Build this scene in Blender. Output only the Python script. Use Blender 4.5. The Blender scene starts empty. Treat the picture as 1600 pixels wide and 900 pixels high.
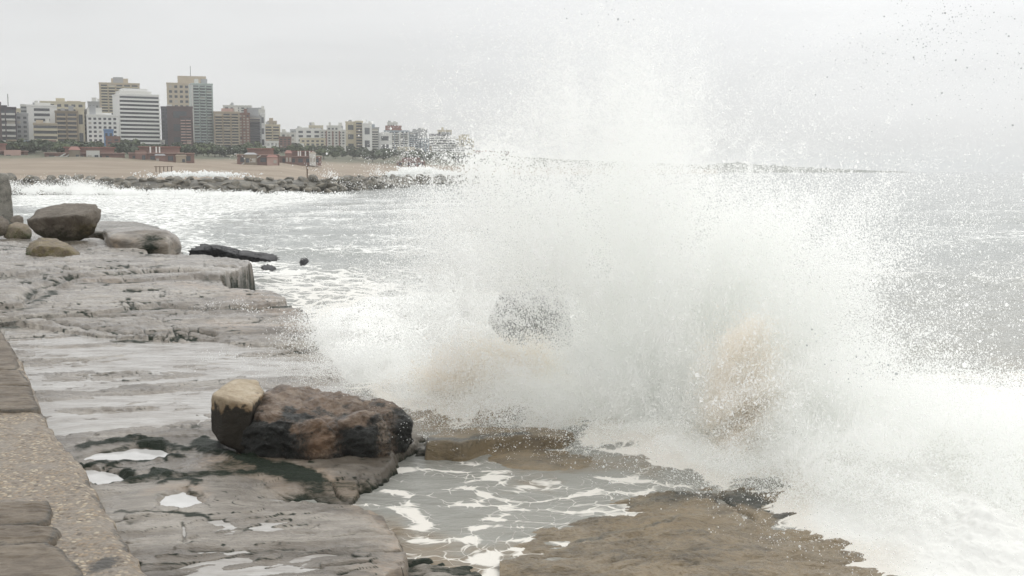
import bpy, bmesh, math, random
import numpy as np
from mathutils import Vector

random.seed(11)
RNG = np.random.default_rng(5)
sc = bpy.context.scene
COL = sc.collection
H = 3.6                       # eye height above the mean water level, metres
F = 1716.0                    # focal length in pixels of the 1600 px wide photograph
TH = math.atan(182.0 / F)     # camera looks slightly down
CT, ST = math.cos(TH), math.sin(TH)


# ----------------------------------------------------------------------------- geometry helpers
def P(px, py, Y):
    """World point seen at a photo pixel at forward distance Y."""
    x = (px - 800.0) / F; v = (450.0 - py) / F
    dy = CT + v * ST; dz = -ST + v * CT
    return Vector((x / dy * Y, Y, H + dz / dy * Y))


def G(px, py, z):
    """World x, y where a photo pixel meets the level z."""
    x = (px - 800.0) / F; v = (450.0 - py) / F
    dy = CT + v * ST; dz = -ST + v * CT
    Y = (z - H) / dz * dy
    return (x / dy * Y, Y)


def lerp_list(x, xs, ys):
    return float(np.interp(x, xs, ys))


_perm = np.random.default_rng(99).permutation(256).astype(np.int32)
_perm = np.concatenate([_perm, _perm, _perm])
_gr = np.random.default_rng(98).normal(size=(256, 3)).astype(np.float32)
_gr /= np.linalg.norm(_gr, axis=1)[:, None]


def perlin(x, y, z):
    x = np.asarray(x, np.float32); y = np.asarray(y, np.float32); z = np.asarray(z, np.float32)
    xi = np.floor(x).astype(np.int32); yi = np.floor(y).astype(np.int32); zi = np.floor(z).astype(np.int32)
    xf = x - xi; yf = y - yi; zf = z - zi
    xi &= 255; yi &= 255; zi &= 255
    u = xf * xf * xf * (xf * (xf * 6 - 15) + 10)
    v = yf * yf * yf * (yf * (yf * 6 - 15) + 10)
    w = zf * zf * zf * (zf * (zf * 6 - 15) + 10)

    def g(dx, dy, dz):
        h = _perm[_perm[_perm[xi + dx] + yi + dy] + zi + dz]
        gg = _gr[h]
        return gg[..., 0] * (xf - dx) + gg[..., 1] * (yf - dy) + gg[..., 2] * (zf - dz)
    a = g(0, 0, 0); a = a + u * (g(1, 0, 0) - a)
    b = g(0, 1, 0); b = b + u * (g(1, 1, 0) - b)
    c = g(0, 0, 1); c = c + u * (g(1, 0, 1) - c)
    d = g(0, 1, 1); d = d + u * (g(1, 1, 1) - d)
    a = a + v * (b - a); c = c + v * (d - c)
    return a + w * (c - a)


def fbm(x, y, z=0.0, octaves=4, gain=0.5):
    x = np.asarray(x, np.float32); z = np.zeros_like(x) + z
    s = np.zeros_like(x); a = 1.0; f = 1.0
    for o in range(octaves):
        s += a * perlin(x * f + 17.3 * o, y * f - 9.1 * o, z * f + 3.7 * o)
        a *= gain; f *= 2.03
    return s


def sstep(a, b, x):
    t = np.clip((x - a) / (b - a), 0, 1)
    return t * t * (3 - 2 * t)


def poly_sdf(X, Y, pts):
    """Signed distance to a polygon, negative inside."""
    d2 = np.full(X.shape, 1e12, np.float32); inside = np.zeros(X.shape, bool)
    n = len(pts)
    for i in range(n):
        ax, ay = pts[i]; bx, by = pts[(i + 1) % n]
        ex, ey = bx - ax, by - ay
        wx = X - ax; wy = Y - ay
        t = np.clip((wx * ex + wy * ey) / max(ex * ex + ey * ey, 1e-9), 0, 1)
        d2 = np.minimum(d2, (wx - ex * t) ** 2 + (wy - ey * t) ** 2)
        if ay != by:
            c = ((ay > Y) != (by > Y)) & (X < ex * (Y - ay) / (by - ay) + ax)
            inside ^= c
    d = np.sqrt(d2)
    return np.where(inside, -d, d)


def line_dist(X, Y, pts):
    d2 = np.full(X.shape, 1e12, np.float32)
    for (ax, ay), (bx, by) in zip(pts, pts[1:]):
        ex, ey = bx - ax, by - ay
        wx = X - ax; wy = Y - ay
        t = np.clip((wx * ex + wy * ey) / max(ex * ex + ey * ey, 1e-9), 0, 1)
        d2 = np.minimum(d2, (wx - ex * t) ** 2 + (wy - ey * t) ** 2)
    return np.sqrt(d2)


# ----------------------------------------------------------------------------- object helpers
def mesh_np(name, verts, faces, mat=None, smooth=True, attrs=None):
    """verts (n,3), faces (m,4) or (m,3) as numpy arrays -> mesh data."""
    me = bpy.data.meshes.new(name)
    verts = np.ascontiguousarray(verts, np.float32); faces = np.ascontiguousarray(faces, np.int32)
    k = faces.shape[1]
    me.vertices.add(len(verts)); me.vertices.foreach_set('co', verts.ravel())
    me.loops.add(faces.size); me.loops.foreach_set('vertex_index', faces.ravel())
    me.polygons.add(len(faces))
    me.polygons.foreach_set('loop_start', np.arange(0, faces.size, k, dtype=np.int32))
    me.polygons.foreach_set('loop_total', np.full(len(faces), k, np.int32))
    me.polygons.foreach_set('use_smooth', np.full(len(faces), smooth, bool))
    me.update(calc_edges=True)
    for an, av in (attrs or {}).items():
        at = me.attributes.new(an, 'FLOAT', 'POINT')
        at.data.foreach_set('value', np.ascontiguousarray(av, np.float32).ravel())
    if mat: me.materials.append(mat)
    return me


def link(o, parent=None):
    COL.objects.link(o)
    if parent: o.parent = parent
    return o


def tag(o, label=None, cat=None, group=None, kind=None):
    if label: o['label'] = label
    if cat: o['category'] = cat
    if group: o['group'] = group
    if kind: o['kind'] = kind
    return o


def empty(name, loc, rz=0.0):
    o = bpy.data.objects.new(name, None); o.location = loc; o.rotation_euler = (0, 0, rz)
    o.empty_display_size = 0.2
    return link(o)


def grid_faces(nr, nc):
    i = np.arange(nr * nc).reshape(nr, nc)
    return np.stack([i[:-1, :-1], i[:-1, 1:], i[1:, 1:], i[1:, :-1]], -1).reshape(-1, 4)


def drop_faces(verts, faces, keep_v, attrs):
    keep_f = keep_v[faces].any(axis=1)
    faces = faces[keep_f]
    used = np.unique(faces)
    remap = np.full(len(verts), -1, np.int32); remap[used] = np.arange(len(used))
    return verts[used], remap[faces], {k: v[used] for k, v in attrs.items()}


_unit = {}


def gable(name, mat, loc, size, parent):
    key = 'gable ' + mat.name
    if key not in _unit:
        v = np.array([[-.5, -.5, 0], [.5, -.5, 0], [.5, .5, 0], [-.5, .5, 0], [-.25, 0, 1], [.25, 0, 1]])
        me = bpy.data.meshes.new('gable'); me.from_pydata(v.tolist(), [], [(0, 1, 5, 4), (1, 2, 5), (2, 3, 4, 5), (3, 0, 4), (0, 3, 2, 1)]); me.materials.append(mat)
        _unit[key] = me
    o = bpy.data.objects.new(name, _unit[key]); o.location = loc; o.scale = size
    return link(o, parent)



def unit_box(mat):
    """Shared 1 m box, x and y centred, z from 0 to 1."""
    if mat.name in _unit: return _unit[mat.name]
    v = np.array([[x, y, z] for z in (0, 1) for y in (-.5, .5) for x in (-.5, .5)])
    f = np.array([[0, 2, 3, 1], [4, 5, 7, 6], [0, 1, 5, 4], [2, 6, 7, 3], [0, 4, 6, 2], [1, 3, 7, 5]])
    me = mesh_np('block', v, f, mat, smooth=False)
    _unit[mat.name] = me
    return me


def box(name, mat, loc, size, parent, rz=0.0):
    o = bpy.data.objects.new(name, unit_box(mat))
    o.location = loc; o.scale = size; o.rotation_euler = (0, 0, rz)
    return link(o, parent)


# ----------------------------------------------------------------------------- materials
def new_mat(name):
    m = bpy.data.materials.new(name); m.use_nodes = True
    nt = m.node_tree; nt.nodes.clear()
    out = nt.nodes.new('ShaderNodeOutputMaterial')
    return m, nt, out


def N(nt, typ, **kw):
    n = nt.nodes.new(typ)
    for k, v in kw.items():
        if k.startswith('i_'):
            n.inputs[k[2:].replace('_', ' ')].default_value = v
        else:
            setattr(n, k, v)
    return n


def L(nt, a, b): nt.links.new(a, b)


def noise(nt, vec, scale, detail=6, rough=0.6, dist=0.0):
    n = N(nt, 'ShaderNodeTexNoise'); n.inputs['Scale'].default_value = scale
    n.inputs['Detail'].default_value = detail; n.inputs['Roughness'].default_value = rough
    n.inputs['Distortion'].default_value = dist
    L(nt, vec, n.inputs['Vector'])
    return n.outputs['Fac']


def ramp(nt, fac, stops):
    r = N(nt, 'ShaderNodeValToRGB'); cr = r.color_ramp
    while len(cr.elements) < len(stops): cr.elements.new(0.5)
    for e, (p, c) in zip(cr.elements, stops):
        e.position = p; e.color = (*c, 1) if len(c) == 3 else c
    L(nt, fac, r.inputs['Fac'])
    return r.outputs['Color']


def math_n(nt, op, a, b=None, c=None, clamp=False):
    n = N(nt, 'ShaderNodeMath', operation=op, use_clamp=clamp)
    for i, s in enumerate((a, b, c)):
        if s is None: continue
        if isinstance(s, (int, float)): n.inputs[i].default_value = s
        else: L(nt, s, n.inputs[i])
    return n.outputs[0]


def mixc(nt, fac, a, b, blend='MIX'):
    n = N(nt, 'ShaderNodeMix', data_type='RGBA', blend_type=blend)
    for idx, s in ((0, fac), (6, a), (7, b)):
        if isinstance(s, (int, float)): n.inputs[idx].default_value = s
        elif isinstance(s, tuple): n.inputs[idx].default_value = (*s, 1)
        else: L(nt, s, n.inputs[idx])
    return n.outputs[2]


def maprange(nt, v, a, b, lo=0.0, hi=1.0):
    n = N(nt, 'ShaderNodeMapRange', interpolation_type='SMOOTHSTEP')
    L(nt, v, n.inputs[0])
    for i, s in ((1, a), (2, b), (3, lo), (4, hi)):
        if isinstance(s, (int, float)): n.inputs[i].default_value = s
        else: L(nt, s, n.inputs[i])
    return n.outputs[0]


def attr(nt, name): return N(nt, 'ShaderNodeAttribute', attribute_name=name).outputs['Fac']


def objco(nt, scale=(1, 1, 1), rot=(0, 0, 0)):
    t = N(nt, 'ShaderNodeTexCoord'); m = N(nt, 'ShaderNodeMapping')
    m.inputs['Scale'].default_value = scale; m.inputs['Rotation'].default_value = rot
    L(nt, t.outputs['Object'], m.inputs['Vector'])
    return m.outputs['Vector']


def plain(name, col, rough=0.7, var=0.12, scale=0.3, spec=0.4):
    m, nt, out = new_mat(name)
    b = N(nt, 'ShaderNodeBsdfPrincipled'); L(nt, b.outputs[0], out.inputs[0])
    co = objco(nt)
    n = noise(nt, co, scale, 5, .65)
    lo = tuple(c * (1 - var) for c in col); hi = tuple(min(1, c * (1 + var)) for c in col)
    L(nt, ramp(nt, n, [(0.3, lo), (0.7, hi)]), b.inputs['Base Color'])
    b.inputs['Roughness'].default_value = rough; b.inputs['Specular IOR Level'].default_value = spec
    return m


def rock_mat(name, c1, c2, c3, rough=0.5, coat=0.0, coat_rough=0.15, scale=1.0, bump=0.5,
             stain=(.03, .035, .025), tan=(.30, .21, .12), bedding=(1, 1, 1), bump_scale=1.0, bumpd=0.06, coat_ior=1.36, matte_stain_shade=False):
    m, nt, out = new_mat(name)
    b = N(nt, 'ShaderNodeBsdfPrincipled'); L(nt, b.outputs[0], out.inputs[0])
    co = objco(nt, bedding)
    big = noise(nt, co, 0.7 * scale, 6, .62, .4)
    mid = noise(nt, co, 3.1 * scale, 8, .68, .6)
    fine = noise(nt, co, 22 * scale, 6, .7)
    mixv = math_n(nt, 'ADD', math_n(nt, 'MULTIPLY', big, .5), math_n(nt, 'MULTIPLY', mid, .5))
    col = ramp(nt, mixv, [(0.40, c1), (0.5, c2), (0.60, c3)])
    col = mixc(nt, math_n(nt, 'MULTIPLY', maprange(nt, fine, .45, .75), .35), col, tuple(c * .45 for c in c2))
    ta = attr(nt, 'tan'); sa = attr(nt, 'stain')
    tm = maprange(nt, math_n(nt, 'ADD', ta, math_n(nt, 'MULTIPLY', math_n(nt, 'ADD', math_n(nt, 'SUBTRACT', mid, .5), math_n(nt, 'SUBTRACT', fine, .5)), 1.3)), .1, 1.0)
    tcol = mixc(nt, fine, tuple(c * .75 for c in tan), tuple(min(1, c * 1.3) for c in tan))
    col = mixc(nt, tm, col, tcol)
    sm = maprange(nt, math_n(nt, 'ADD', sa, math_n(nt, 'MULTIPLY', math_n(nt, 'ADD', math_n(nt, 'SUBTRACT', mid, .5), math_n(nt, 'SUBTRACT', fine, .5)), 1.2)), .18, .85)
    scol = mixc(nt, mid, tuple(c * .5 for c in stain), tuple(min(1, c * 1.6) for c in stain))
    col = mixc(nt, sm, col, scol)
    L(nt, col, b.inputs['Base Color'])
    b.inputs['Roughness'].default_value = rough
    if coat > 0:
        wet = maprange(nt, big, .30, .5, coat * .45, coat)
        wet = math_n(nt, 'MULTIPLY', wet, math_n(nt, 'SUBTRACT', 1.0, math_n(nt, 'MULTIPLY', sm, .9 if matte_stain_shade else 0.0)))  # stains and painted shade lose their shine so cracks stay dark
        L(nt, wet, b.inputs['Coat Weight'])
        if matte_stain_shade: L(nt, maprange(nt, sm, 0, 1, .5, .08), b.inputs['Specular IOR Level'])
        b.inputs['Coat Roughness'].default_value = coat_rough; b.inputs['Coat IOR'].default_value = coat_ior
    v = N(nt, 'ShaderNodeTexVoronoi', feature='DISTANCE_TO_EDGE'); L(nt, co, v.inputs['Vector'])
    v.inputs['Scale'].default_value = 2.2 * scale
    hb = math_n(nt, 'ADD', math_n(nt, 'MULTIPLY', mid, 1.0), math_n(nt, 'MULTIPLY', fine, .30))
    hb = math_n(nt, 'ADD', hb, math_n(nt, 'MULTIPLY', noise(nt, co, 70 * bump_scale, 4, .7), .08))
    bp = N(nt, 'ShaderNodeBump'); bp.inputs['Strength'].default_value = bump; bp.inputs['Distance'].default_value = bumpd
    L(nt, hb, bp.inputs['Height']); L(nt, bp.outputs[0], b.inputs['Normal'])
    if coat > 0: L(nt, bp.outputs[0], b.inputs['Coat Normal'])
    return m


M = {}
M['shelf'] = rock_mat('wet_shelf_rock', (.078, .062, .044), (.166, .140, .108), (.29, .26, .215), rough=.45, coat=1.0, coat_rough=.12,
                      scale=.8, bump=.7, coat_ior=1.40, bumpd=.09, matte_stain_shade=True, stain=(.016, .022, .015), tan=(.30, .22, .15), bedding=(.45, 1.3, 1.6))  # dark tone serves weed and the painted crack and riser shade
M['tan_rock'] = rock_mat('tan_wet_rock', (.075, .058, .033), (.17, .132, .08), (.28, .228, .15), rough=.4, coat=1.0, coat_rough=.1,
                         scale=1.3, bump=.9, bumpd=.08, stain=(.03, .032, .022), tan=(.225, .165, .085), bedding=(.6, 1.2, 1.5))
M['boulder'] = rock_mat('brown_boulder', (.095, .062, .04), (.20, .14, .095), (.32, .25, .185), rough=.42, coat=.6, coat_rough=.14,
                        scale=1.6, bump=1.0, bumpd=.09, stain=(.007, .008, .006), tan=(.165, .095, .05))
M['pale_rock'] = rock_mat('pale_boulder', (.26, .20, .125), (.40, .325, .225), (.52, .45, .34), rough=.65, coat=.1,
                          scale=1.6, bump=.8, stain=(.02, .016, .010), tan=(.30, .17, .07))
M['round_rock'] = rock_mat('olive_boulder', (.105, .085, .062), (.165, .138, .108), (.23, .20, .16), rough=.65, coat=.08,
                           scale=.8, bump=1.0, bumpd=.22, stain=(.035, .030, .012), tan=(.11, .085, .03))
M['moss_rock'] = rock_mat('mossy_rock', (.15, .12, .08), (.26, .21, .15), (.38, .32, .24), rough=.65, coat=.1,
                          scale=1.0, bump=1.0, bumpd=.2, stain=(.050, .066, .014), tan=(.22, .18, .075))
M['black_rock'] = rock_mat('black_wet_rock', (.018, .018, .02), (.035, .036, .04), (.07, .07, .075), rough=.5, coat=.3,
                           scale=.9, bump=1.0, bumpd=.25, stain=(.01, .01, .01), tan=(.05, .045, .04))
M['sea_rock'] = rock_mat('grey_sea_rock', (.16, .16, .162), (.22, .22, .222), (.28, .28, .28), rough=.6, coat=.5,
                         scale=1.2, bump=.7, stain=(.03, .03, .03), tan=(.1, .09, .08))
M['groyne'] = rock_mat('groyne_rock', (.09, .09, .08), (.17, .16, .135), (.28, .26, .21), rough=.6, coat=.1,
                       scale=.5, bump=.6, stain=(.012, .013, .013), tan=(.2, .16, .1), bumpd=.3)
M['pillar'] = rock_mat('old_masonry', (.16, .15, .13), (.26, .25, .22), (.36, .34, .30), rough=.75, scale=1.0, bump=.7,
                       stain=(.05, .05, .045), tan=(.2, .17, .12))
M['flag'] = rock_mat('taupe_flagstone', (.075, .056, .037), (.125, .098, .068), (.185, .152, .112), rough=.6, coat=.15, coat_rough=.3,
                     scale=1.6, bump=.5, stain=(.03, .028, .022), tan=(.22, .16, .10))


def pebble_mat():
    m, nt, out = new_mat('pebbly_concrete')
    b = N(nt, 'ShaderNodeBsdfPrincipled'); L(nt, b.outputs[0], out.inputs[0])
    co = objco(nt)
    v = N(nt, 'ShaderNodeTexVoronoi'); L(nt, co, v.inputs['Vector']); v.inputs['Scale'].default_value = 26
    v.inputs['Randomness'].default_value = 1
    big = noise(nt, co, 1.6, 6, .65, .3); fine = noise(nt, co, 40, 5, .7)
    sep = N(nt, 'ShaderNodeSeparateColor'); L(nt, v.outputs['Color'], sep.inputs[0])
    peb = ramp(nt, sep.outputs[0], [(0, (.06, .042, .025)), (.35, (.185, .134, .082)), (.7, (.29, .22, .14)), (1, (.43, .37, .27))])
    mort = ramp(nt, fine, [(.3, (.12, .095, .065)), (.7, (.24, .20, .155))])
    col = mixc(nt, maprange(nt, v.outputs['Distance'], .35, .6), peb, mort)
    smooth_ = ramp(nt, fine, [(.3, (.135, .115, .09)), (.7, (.25, .22, .185))])
    sf = maprange(nt, big, .48, .62)
    col = mixc(nt, math_n(nt, 'MULTIPLY', sf, .75), col, smooth_)
    st = attr(nt, 'stain')
    sm = maprange(nt, math_n(nt, 'ADD', st, math_n(nt, 'MULTIPLY', math_n(nt, 'SUBTRACT', fine, .5), .8)), .35, .65)
    col = mixc(nt, sm, col, (.035, .03, .022))
    L(nt, col, b.inputs['Base Color']); b.inputs['Roughness'].default_value = .62
    b.inputs['Coat Weight'].default_value = .25; b.inputs['Coat Roughness'].default_value = .3
    hh = math_n(nt, 'MULTIPLY', math_n(nt, 'SUBTRACT', .6, v.outputs['Distance']), math_n(nt, 'SUBTRACT', 1.0, math_n(nt, 'MULTIPLY', sf, .7)))
    hh = math_n(nt, 'ADD', hh, math_n(nt, 'MULTIPLY', fine, .4))
    bp = N(nt, 'ShaderNodeBump'); bp.inputs['Strength'].default_value = .8; bp.inputs['Distance'].default_value = .025
    L(nt, hh, bp.inputs['Height']); L(nt, bp.outputs[0], b.inputs['Normal'])
    return m


M['pebble'] = pebble_mat()


def sea_mat():
    m, nt, out = new_mat('sea_water')
    b = N(nt, 'ShaderNodeBsdfPrincipled'); fo = N(nt, 'ShaderNodeBsdfPrincipled')
    mx = N(nt, 'ShaderNodeMixShader'); L(nt, mx.outputs[0], out.inputs[0])
    L(nt, b.outputs[0], mx.inputs[1]); L(nt, fo.outputs[0], mx.inputs[2])
    co = objco(nt)
    warp = N(nt, 'ShaderNodeTexNoise'); warp.inputs['Scale'].default_value = .9; warp.inputs['Detail'].default_value = 4
    L(nt, co, warp.inputs['Vector'])
    wv = N(nt, 'ShaderNodeVectorMath', operation='MULTIPLY_ADD')
    L(nt, warp.outputs['Color'], wv.inputs[0]); wv.inputs[1].default_value = (1.1, 1.1, 0); L(nt, co, wv.inputs[2])
    wco = wv.outputs[0]
    n1 = noise(nt, wco, .55, 6, .62); n2 = noise(nt, wco, 2.6, 7, .66)
    stv = N(nt, 'ShaderNodeMapping'); stv.inputs['Scale'].default_value = (.55, 1.0, 1); stv.inputs['Rotation'].default_value = (0, 0, .5); L(nt, wco, stv.inputs['Vector'])
    vo = N(nt, 'ShaderNodeTexVoronoi', feature='DISTANCE_TO_EDGE'); L(nt, stv.outputs[0], vo.inputs['Vector']); vo.inputs['Scale'].default_value = 2.0
    vo2 = N(nt, 'ShaderNodeTexVoronoi', feature='DISTANCE_TO_EDGE'); L(nt, wco, vo2.inputs['Vector']); vo2.inputs['Scale'].default_value = 6.0
    lace = math_n(nt, 'ADD', maprange(nt, vo.outputs[0], 0, .20, 1, 0), math_n(nt, 'MULTIPLY', maprange(nt, vo2.outputs[0], 0, .12, 1, 0), .5))
    pat = math_n(nt, 'ADD', math_n(nt, 'MULTIPLY', n1, .45), math_n(nt, 'MULTIPLY', n2, .40))
    pat = math_n(nt, 'ADD', pat, math_n(nt, 'MULTIPLY', lace, .19))
    f = attr(nt, 'foam')
    thr = math_n(nt, 'SUBTRACT', .87, math_n(nt, 'MULTIPLY', f, .72))
    mask = maprange(nt, pat, math_n(nt, 'SUBTRACT', thr, .055), math_n(nt, 'ADD', thr, .055))
    lw = math_n(nt, 'MULTIPLY', math_n(nt, 'MULTIPLY', math_n(nt, 'MULTIPLY', f, f), .42), math_n(nt, 'MULTIPLY', maprange(nt, n1, .44, .66, .0, 1.0), maprange(nt, n2, .36, .60, .15, 1.25)))
    line = maprange(nt, vo.outputs[0], math_n(nt, 'MULTIPLY', lw, .55), math_n(nt, 'ADD', lw, .012), 1, 0)
    line2 = maprange(nt, vo2.outputs[0], math_n(nt, 'MULTIPLY', lw, .35), math_n(nt, 'ADD', math_n(nt, 'MULTIPLY', lw, .7), .012), 1, 0)
    line = math_n(nt, 'MAXIMUM', line, math_n(nt, 'MULTIPLY', line2, .8))
    line = math_n(nt, 'MULTIPLY', line, maprange(nt, f, .12, .35, 0, .8))
    mask = math_n(nt, 'MAXIMUM', mask, line)
    L(nt, mask, mx.inputs[0])
    mk = attr(nt, 'murk')
    wc = mixc(nt, mk, (.225, .243, .232), (.290, .268, .225))
    wc = mixc(nt, math_n(nt, 'MULTIPLY', n1, .5), wc, (.325, .336, .320))
    wc = mixc(nt, math_n(nt, 'MULTIPLY', maprange(nt, mk, .50, .55, 0, .6), maprange(nt, noise(nt, objco(nt, (.5, .8, 1)), .9, 5, .6), .5, .66, 0, 1.3), None, True), wc, (.20, .145, .085))
    L(nt, wc, b.inputs['Base Color']); b.inputs['Roughness'].default_value = .10
    b.inputs['IOR'].default_value = 1.34
    fc = mixc(nt, mk, (.75, .76, .74), (.58, .53, .46))
    L(nt, fc, fo.inputs['Base Color']); fo.inputs['Roughness'].default_value = .8
    fo.inputs['Specular IOR Level'].default_value = .2
    bp = N(nt, 'ShaderNodeBump'); bp.inputs['Strength'].default_value = .55; bp.inputs['Distance'].default_value = .22
    wav = noise(nt, objco(nt, (.8, 1.6, 1), (0, 0, .25)), 1.1, 8, .62, .5)
    L(nt, wav, bp.inputs['Height']); L(nt, bp.outputs[0], b.inputs['Normal'])
    bf = N(nt, 'ShaderNodeBump'); bf.inputs['Strength'].default_value = .2; bf.inputs['Distance'].default_value = .12
    L(nt, pat, bf.inputs['Height']); L(nt, bf.outputs[0], fo.inputs['Normal'])
    return m


M['sea'] = sea_mat()


def puddle_mat():
    m, nt, out = new_mat('puddle_water')
    b = N(nt, 'ShaderNodeBsdfPrincipled'); L(nt, b.outputs[0], out.inputs[0])
    n = noise(nt, objco(nt), 3, 4, .6)
    L(nt, ramp(nt, n, [(.3, (.46, .455, .445)), (.7, (.58, .575, .565))]), b.inputs['Base Color'])
    b.inputs['Roughness'].default_value = .03; b.inputs['IOR'].default_value = 1.34
    return m


M['puddle'] = puddle_mat()


def film_mat():
    m, nt, out = new_mat('water_film')
    b = N(nt, 'ShaderNodeBsdfPrincipled'); L(nt, b.outputs[0], out.inputs[0])
    n = noise(nt, objco(nt, (.6, 1.6, 1)), 2.2, 7, .62)
    L(nt, ramp(nt, n, [(.36, (.235, .215, .19)), (.62, (.40, .39, .37))]), b.inputs['Base Color'])
    b.inputs['Roughness'].default_value = .07; b.inputs['IOR'].default_value = 1.42
    bp = N(nt, 'ShaderNodeBump'); bp.inputs['Strength'].default_value = .35; bp.inputs['Distance'].default_value = .05
    L(nt, noise(nt, objco(nt, (.8, 1.8, 1)), 2.6, 5, .6), bp.inputs['Height']); L(nt, bp.outputs[0], b.inputs['Normal'])
    return m


M['film'] = film_mat()


def drop_mat(name, col):
    m, nt, out = new_mat(name)
    d = N(nt, 'ShaderNodeBsdfDiffuse'); t = N(nt, 'ShaderNodeBsdfTranslucent'); mx = N(nt, 'ShaderNodeMixShader')
    for s in (d, t): s.inputs['Color'].default_value = (*col, 1)
    mx.inputs[0].default_value = .5
    L(nt, d.outputs[0], mx.inputs[1]); L(nt, t.outputs[0], mx.inputs[2]); L(nt, mx.outputs[0], out.inputs[0])
    return m


M['drop'] = drop_mat('sea_spray_drops', (.972, .976, .968))
M['murky_drop'] = drop_mat('sandy_spray_drops', (.93, .90, .85))
M['dark_drop'] = drop_mat('clear_water_drops', (.52, .54, .54))


def sand_mat():
    m, nt, out = new_mat('coast_ground')
    b = N(nt, 'ShaderNodeBsdfPrincipled'); L(nt, b.outputs[0], out.inputs[0])
    co = objco(nt, (.02, .05, .05))
    n = noise(nt, co, 1, 7, .6); n2 = noise(nt, co, 6, 6, .65)
    sand = ramp(nt, n, [(.3, (.20, .158, .115)), (.7, (.305, .248, .188))])
    g = ramp(nt, n2, [(.3, (.035, .048, .026)), (.54, (.07, .08, .045)), (.74, (.17, .14, .10))])
    L(nt, mixc(nt, attr(nt, 'green'), sand, g), b.inputs['Base Color'])
    b.inputs['Roughness'].default_value = .9
    return m


M['sand'] = sand_mat()
M['cream'] = plain('cream_render', (.55, .50, .38)); M['beige'] = plain('beige_render', (.47, .41, .32))
M['white'] = plain('white_render', (.74, .74, .72)); M['offwhite'] = plain('offwhite_render', (.60, .60, .57))
M['grey'] = plain('grey_render', (.36, .37, .38)); M['slate'] = plain('dark_grey_cladding', (.10, .10, .12))
M['brown'] = plain('brown_cladding', (.115, .085, .085)); M['dkpurple'] = plain('dark_plum_cladding', (.085, .075, .09))
M['tanb'] = plain('tan_render', (.40, .34, .26)); M['brick'] = plain('red_brick', (.22, .13, .108))
M['pink'] = plain('pink_render', (.48, .33, .29)); M['glassgreen'] = plain('pale_green_glass', (.40, .46, .44), rough=.25)
M['blue'] = plain('blue_panel', (.14, .24, .42)); M['bluegrey'] = plain('blue_grey_render', (.30, .35, .40))
M['olive'] = plain('olive_brown_render', (.24, .20, .15)); M['redroof'] = plain('red_roof', (.24, .115, .095))
M['window'] = plain('window_glass', (.07, .08, .09), rough=.15); M['window2'] = plain('dim_window_glass', (.15, .16, .17), rough=.2)
M['shutter'] = plain('pale_shutter', (.42, .40, .36)); M['metal'] = plain('grey_metal', (.2, .2, .2))
M['wood'] = plain('weathered_wood', (.14, .10, .07)); M['trunk'] = plain('bark', (.09, .07, .05))
M['leaf'] = plain('dark_foliage', (.045, .065, .032), var=.4, scale=.8)
M['leaf2'] = plain('mid_foliage', (.075, .10, .042), var=.4, scale=.8)

# ----------------------------------------------------------------------------- rock shelf height field
def Gp(pts, z): return [G(x, y, z) for x, y in pts]


SLABS = [  # top level, outline in photo pixels taken on that level, edge width
    (.60, [(-700, 1100), (-500, 505), (20, 512), (250, 522), (480, 536), (515, 560), (530, 590), (570, 610), (630, 640), (650, 668),
           (640, 700), (590, 735), (545, 752), (548, 772), (600, 800), (640, 838), (626, 866), (585, 905), (540, 1000), (500, 1100)], .14),
    (.66, [(-700, 1100), (-200, 700), (180, 752), (250, 742), (340, 738), (420, 742), (462, 750), (470, 764), (545, 778), (598, 806),
           (640, 842), (624, 868), (582, 905), (540, 1000), (500, 1100)], .10),
    (.52, [(600, 905), (640, 866), (690, 866), (735, 880), (770, 905), (820, 1100), (480, 1100)], .2),
    (.70, [(-600, 455), (300, 470), (430, 470), (472, 482), (490, 512), (484, 538), (415, 540), (330, 532), (200, 522), (80, 509), (0, 503), (-600, 505)], .10),
    (.81, [(-600, 400), (330, 424), (362, 446), (396, 451), (440, 457), (438, 470), (335, 474), (250, 470), (150, 482), (20, 492), (-600, 500)], .12),
    (.93, [(-600, 394), (160, 392), (300, 397), (393, 403), (390, 410), (366, 418), (350, 427), (250, 430), (120, 434), (70, 446), (35, 470), (-600, 486)], .08),
    (.80, [(-600, 352), (60, 350), (150, 343), (215, 350), (258, 362), (276, 380), (284, 404), (-600, 404)], .2),
    (.99, [(-600, 370), (100, 368), (190, 376), (235, 384), (215, 398), (-600, 400)], .12),
    (1.04, [(-600, 385), (30, 385), (95, 392), (170, 396), (240, 402), (250, 412), (90, 418), (40, 426), (-600, 430)], .06),
    # broken blocks under the foam at the seaward edge
    (.55, [(640, 690), (660, 675), (720, 660), (960, 672), (1000, 690), (900, 700), (760, 690), (660, 703)], .3),
]
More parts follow.
